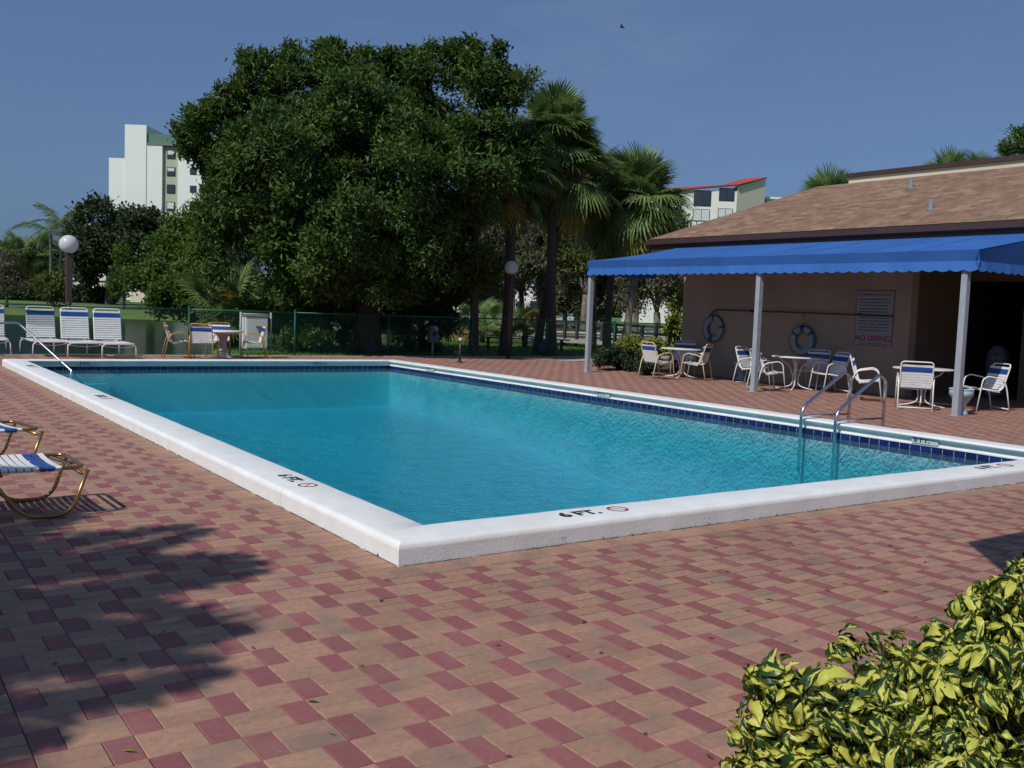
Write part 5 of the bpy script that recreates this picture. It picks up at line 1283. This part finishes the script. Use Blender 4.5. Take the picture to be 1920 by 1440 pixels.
# ------------------------------------------------------------------ variegated hedge in the foreground
def leaflet(L, W, curl, fold, seed):
    """grid leaf, base at origin along +X"""
    g = random.Random(seed); n = 7; V = []; UV_ = []; F = []; tw_ = g.uniform(-.5, .5)
    for i in range(n):
        f = i/(n-1); w = W*.5*(math.sin(math.pi*min(1, f*.86+.07))**.75)*(1.0 if f > .3 else .55+1.5*f) if f < .999 else .0015
        x = L*(math.sin(curl*f)/curl if curl else f); z = -L*(1-math.cos(curl*f))/curl if curl else 0
        for j, s in enumerate((-1, -.5, 0, .5, 1)):
            y = w*s; zz = z+fold*abs(s)*w*1.6+.004*math.sin(f*9+seed+s*2); a = tw_*f*.6
            V.append((x, y*math.cos(a)-(zz-z)*math.sin(a), z+y*math.sin(a)+(zz-z)*math.cos(a))); UV_.append((f, s))
    for i in range(n-1):
        for j in range(4): F.append((i*5+j, (i+1)*5+j, (i+1)*5+j+1, i*5+j+1))
    return np.array(V), F, UV_
def compound(seed, size=1.0):
    """palmate leaf: petiole from the origin up +Z, leaflets radiating and drooping"""
    g = random.Random(seed); V = []; F = []; UVf = []; MI = []; n = g.randint(6, 8); pet = .07*size
    top_ = Vector((.0, 0, pet))
    for s in range(3):
        a0, a1 = 2.094*s, 2.094*(s+1); r = .0013; i = len(V); V += [(r*math.cos(a0), r*math.sin(a0), 0), (r*math.cos(a1), r*math.sin(a1), 0), (r*math.cos(a1), r*math.sin(a1), pet), (r*math.cos(a0), r*math.sin(a0), pet)]; F.append((i, i+1, i+2, i+3)); UVf += [(0, 0)]*4; MI.append(1)
    for k in range(n):
        az = 2*math.pi*k/n+g.uniform(-.18, .18); L = size*g.uniform(.032, .062); v, f, uv = leaflet(L, L*g.uniform(.36, .50), g.uniform(.8, 2.6), g.uniform(.1, .7), seed*10+k)
        m_ = Matrix.Translation(top_) @ Matrix.Rotation(az, 4, 'Z') @ Matrix.Rotation(R(g.uniform(-12, 60)), 4, 'Y') @ Matrix.Translation((.010*size, 0, 0)) @ Matrix.Rotation(g.uniform(-.5, .5), 4, 'X')
        i = len(V); V += [tuple(m_ @ Vector(p_)) for p_ in v]
        for q in f: F.append(tuple(i+t for t in q)); UVf += [uv[t] for t in q]; MI.append(0)
    return mesh_np('leaf', V, F, [M['varieg'], M['stem']], MI, smooth=True, uv=UVf), (np.array(V), np.array(F), np.array(UVf), np.array(MI))
comp = [compound(s, sz) for s, sz in ((1, 1.0), (2, 1.1), (3, .9), (4, 1.2), (5, 1.0), (6, .8), (7, 1.15), (8, .95), (9, 1.05), (10, .85))]
HX0, HX1, HY0, HY1, HZ = -.99, 2.4, -4.75, -3.60, .80
hb = empty('variegated_hedge', (HX0, HY1, 0), label='yellow and green variegated hedge in the bottom right foreground', cat='hedge')
def hedge_surface(g):
    u = g.random(); bumpy = lambda x, y: .06*math.sin(x*4.1+1)+.05*math.sin(y*5.3+x*2)+.03*math.sin(x*11+y*7)
    if u < .62: # top
        x = g.uniform(HX0, HX1); y = g.uniform(HY0, HY1); z = HZ-.02+bumpy(x, y)+.105*(x-HX0)+.085*math.sin(math.pi*min(1, max(0, (x-HX0)/1.15))); n_ = Vector((0, 0, 1))
        e_ = min(x-HX0, .22)/.22; z -= .22*(1-e_)**2; e2 = min(HY1-y, .16)/.16; z -= .12*(1-e2)**2
        n_ = Vector((-.8*(1-e_), .7*(1-e2), 1))
    elif u < .86: # left side facing the camera
        y = g.uniform(HY0, HY1); z = g.uniform(.1, HZ-.02); x = HX0+.05*math.sin(z*7+y*5)+.04*math.sin(y*11)-.02; n_ = Vector((-1, 0, .35))
    else: # pool side
        x = g.uniform(HX0, HX1); z = g.uniform(.1, HZ-.02); y = HY1+.05*math.sin(x*5)-.02; n_ = Vector((0, 1, .35))
    return Vector((x, y, z)), n_.normalized()
g = random.Random(21); items = []
for i in range(8000):
    p, n_ = hedge_surface(g); dpt = abs(g.gauss(0, .07)) if g.random() < .8 else g.uniform(0, .3)
    p = p-n_*dpt
    dirv = (n_+Vector((g.gauss(0, .42), g.gauss(0, .42), g.gauss(0, .25)+.15))).normalized(); items.append((p, dirv, g.randrange(len(comp)), g.uniform(.8, 1.2), g.uniform(0, 6.28), dpt))
def score(it):
    v = it[0]-CAM; dd_ = v.dot(_fwd); x = 960+v.dot(cr)/max(dd_, .1)*FPX; y = 720-v.dot(cu)/max(dd_, .1)*FPX
    ok_ = 0 < x < 1930 and 0 < y < 1450 and it[5] < .06; return (0 if ok_ else 100)+dd_
items.sort(key=score)
VV = []; FF = []; UU = []; MM = []; off = 0; hl = hb.location
for i, (p, dv, ci, s, spin, dpt) in enumerate(items):
    q = dv.to_track_quat('Z', 'Y'); mtx = Matrix.Translation(p-dv*.05-hl) @ q.to_matrix().to_4x4() @ Matrix.Rotation(spin, 4, 'Z') @ Matrix.Scale(s, 4)
    if i < 290:
        o = link('leaf', comp[ci][0], hb); o.matrix_local = mtx
    else:
        v, f, u, mi_ = comp[ci][1]; mm_ = np.array(mtx); VV.append(v@mm_[:3, :3].T+mm_[:3, 3]); FF.append(f+off); UU.append(u); MM.append(mi_); off += len(v)
tag(link('leaf', mesh_np('leaf_mass', np.concatenate(VV), np.concatenate(FF), [M['varieg'], M['stem']], np.concatenate(MM), smooth=True, uv=np.concatenate(UU)), hb), kind='stuff')
mb = MB()
for i in range(260):
    x = g.uniform(HX0+.08, HX1); y = g.uniform(HY0, HY1-.08); z = HZ-.08-.2*max(0, (.2-(x-HX0)))
    mb.tube([(x-hl.x+g.uniform(-.15, .15), y-hl.y+g.uniform(-.15, .15), 0), (x-hl.x, y-hl.y, z*.6), (x-hl.x+g.uniform(-.08, .08), y-hl.y+g.uniform(-.08, .08), z)], .005, 4)
tag(mb.build('stem', M['bark'], hb), kind='stuff')
mb = MB(); mb.box(HX0+.02, HX1+.5, HY0-.3, HY1-.02, -.02, .02); struct(mb.build('planting_bed', M['mulch']))

# fallen leaves and grit on the pavers
g = random.Random(77); mb = MB()
for k in range(70):
    x = g.uniform(-2.3, 3.5); y = g.uniform(-3.4, -.3); L = g.uniform(.012, .04) if g.random() < .8 else .055; a = g.uniform(0, 6.28); c, s_ = math.cos(a), math.sin(a)
    P = lambda u, v, z: (x+u*c-v*s_, y+u*s_+v*c, z)
    mb.face([P(0, 0, .004), P(L*.5, L*.18, .010), P(L, 0, .005)], g.choice([0, 1, 1])); mb.face([P(0, 0, .004), P(L, 0, .005), P(L*.5, -L*.18, .008)], g.choice([0, 1, 1]))
tag(mb.build('fallen_leaves', [M['leafy'], M['frondd']]), kind='stuff', label='small fallen leaves and scraps scattered on the pavers')
mb = MB()
for k in range(260):
    x = g.uniform(-2.4, 4.5); y = g.uniform(-3.6, -.25); r_ = g.uniform(.0015, .0045); n_ = 5
    mb.face([(x+r_*math.cos(q*1.2566)*g.uniform(.7, 1.2), y+r_*math.sin(q*1.2566), .0035) for q in range(n_)])
tag(mb.build('grit', M['conc']), kind='stuff', label='pale specks of grit on the pavers')
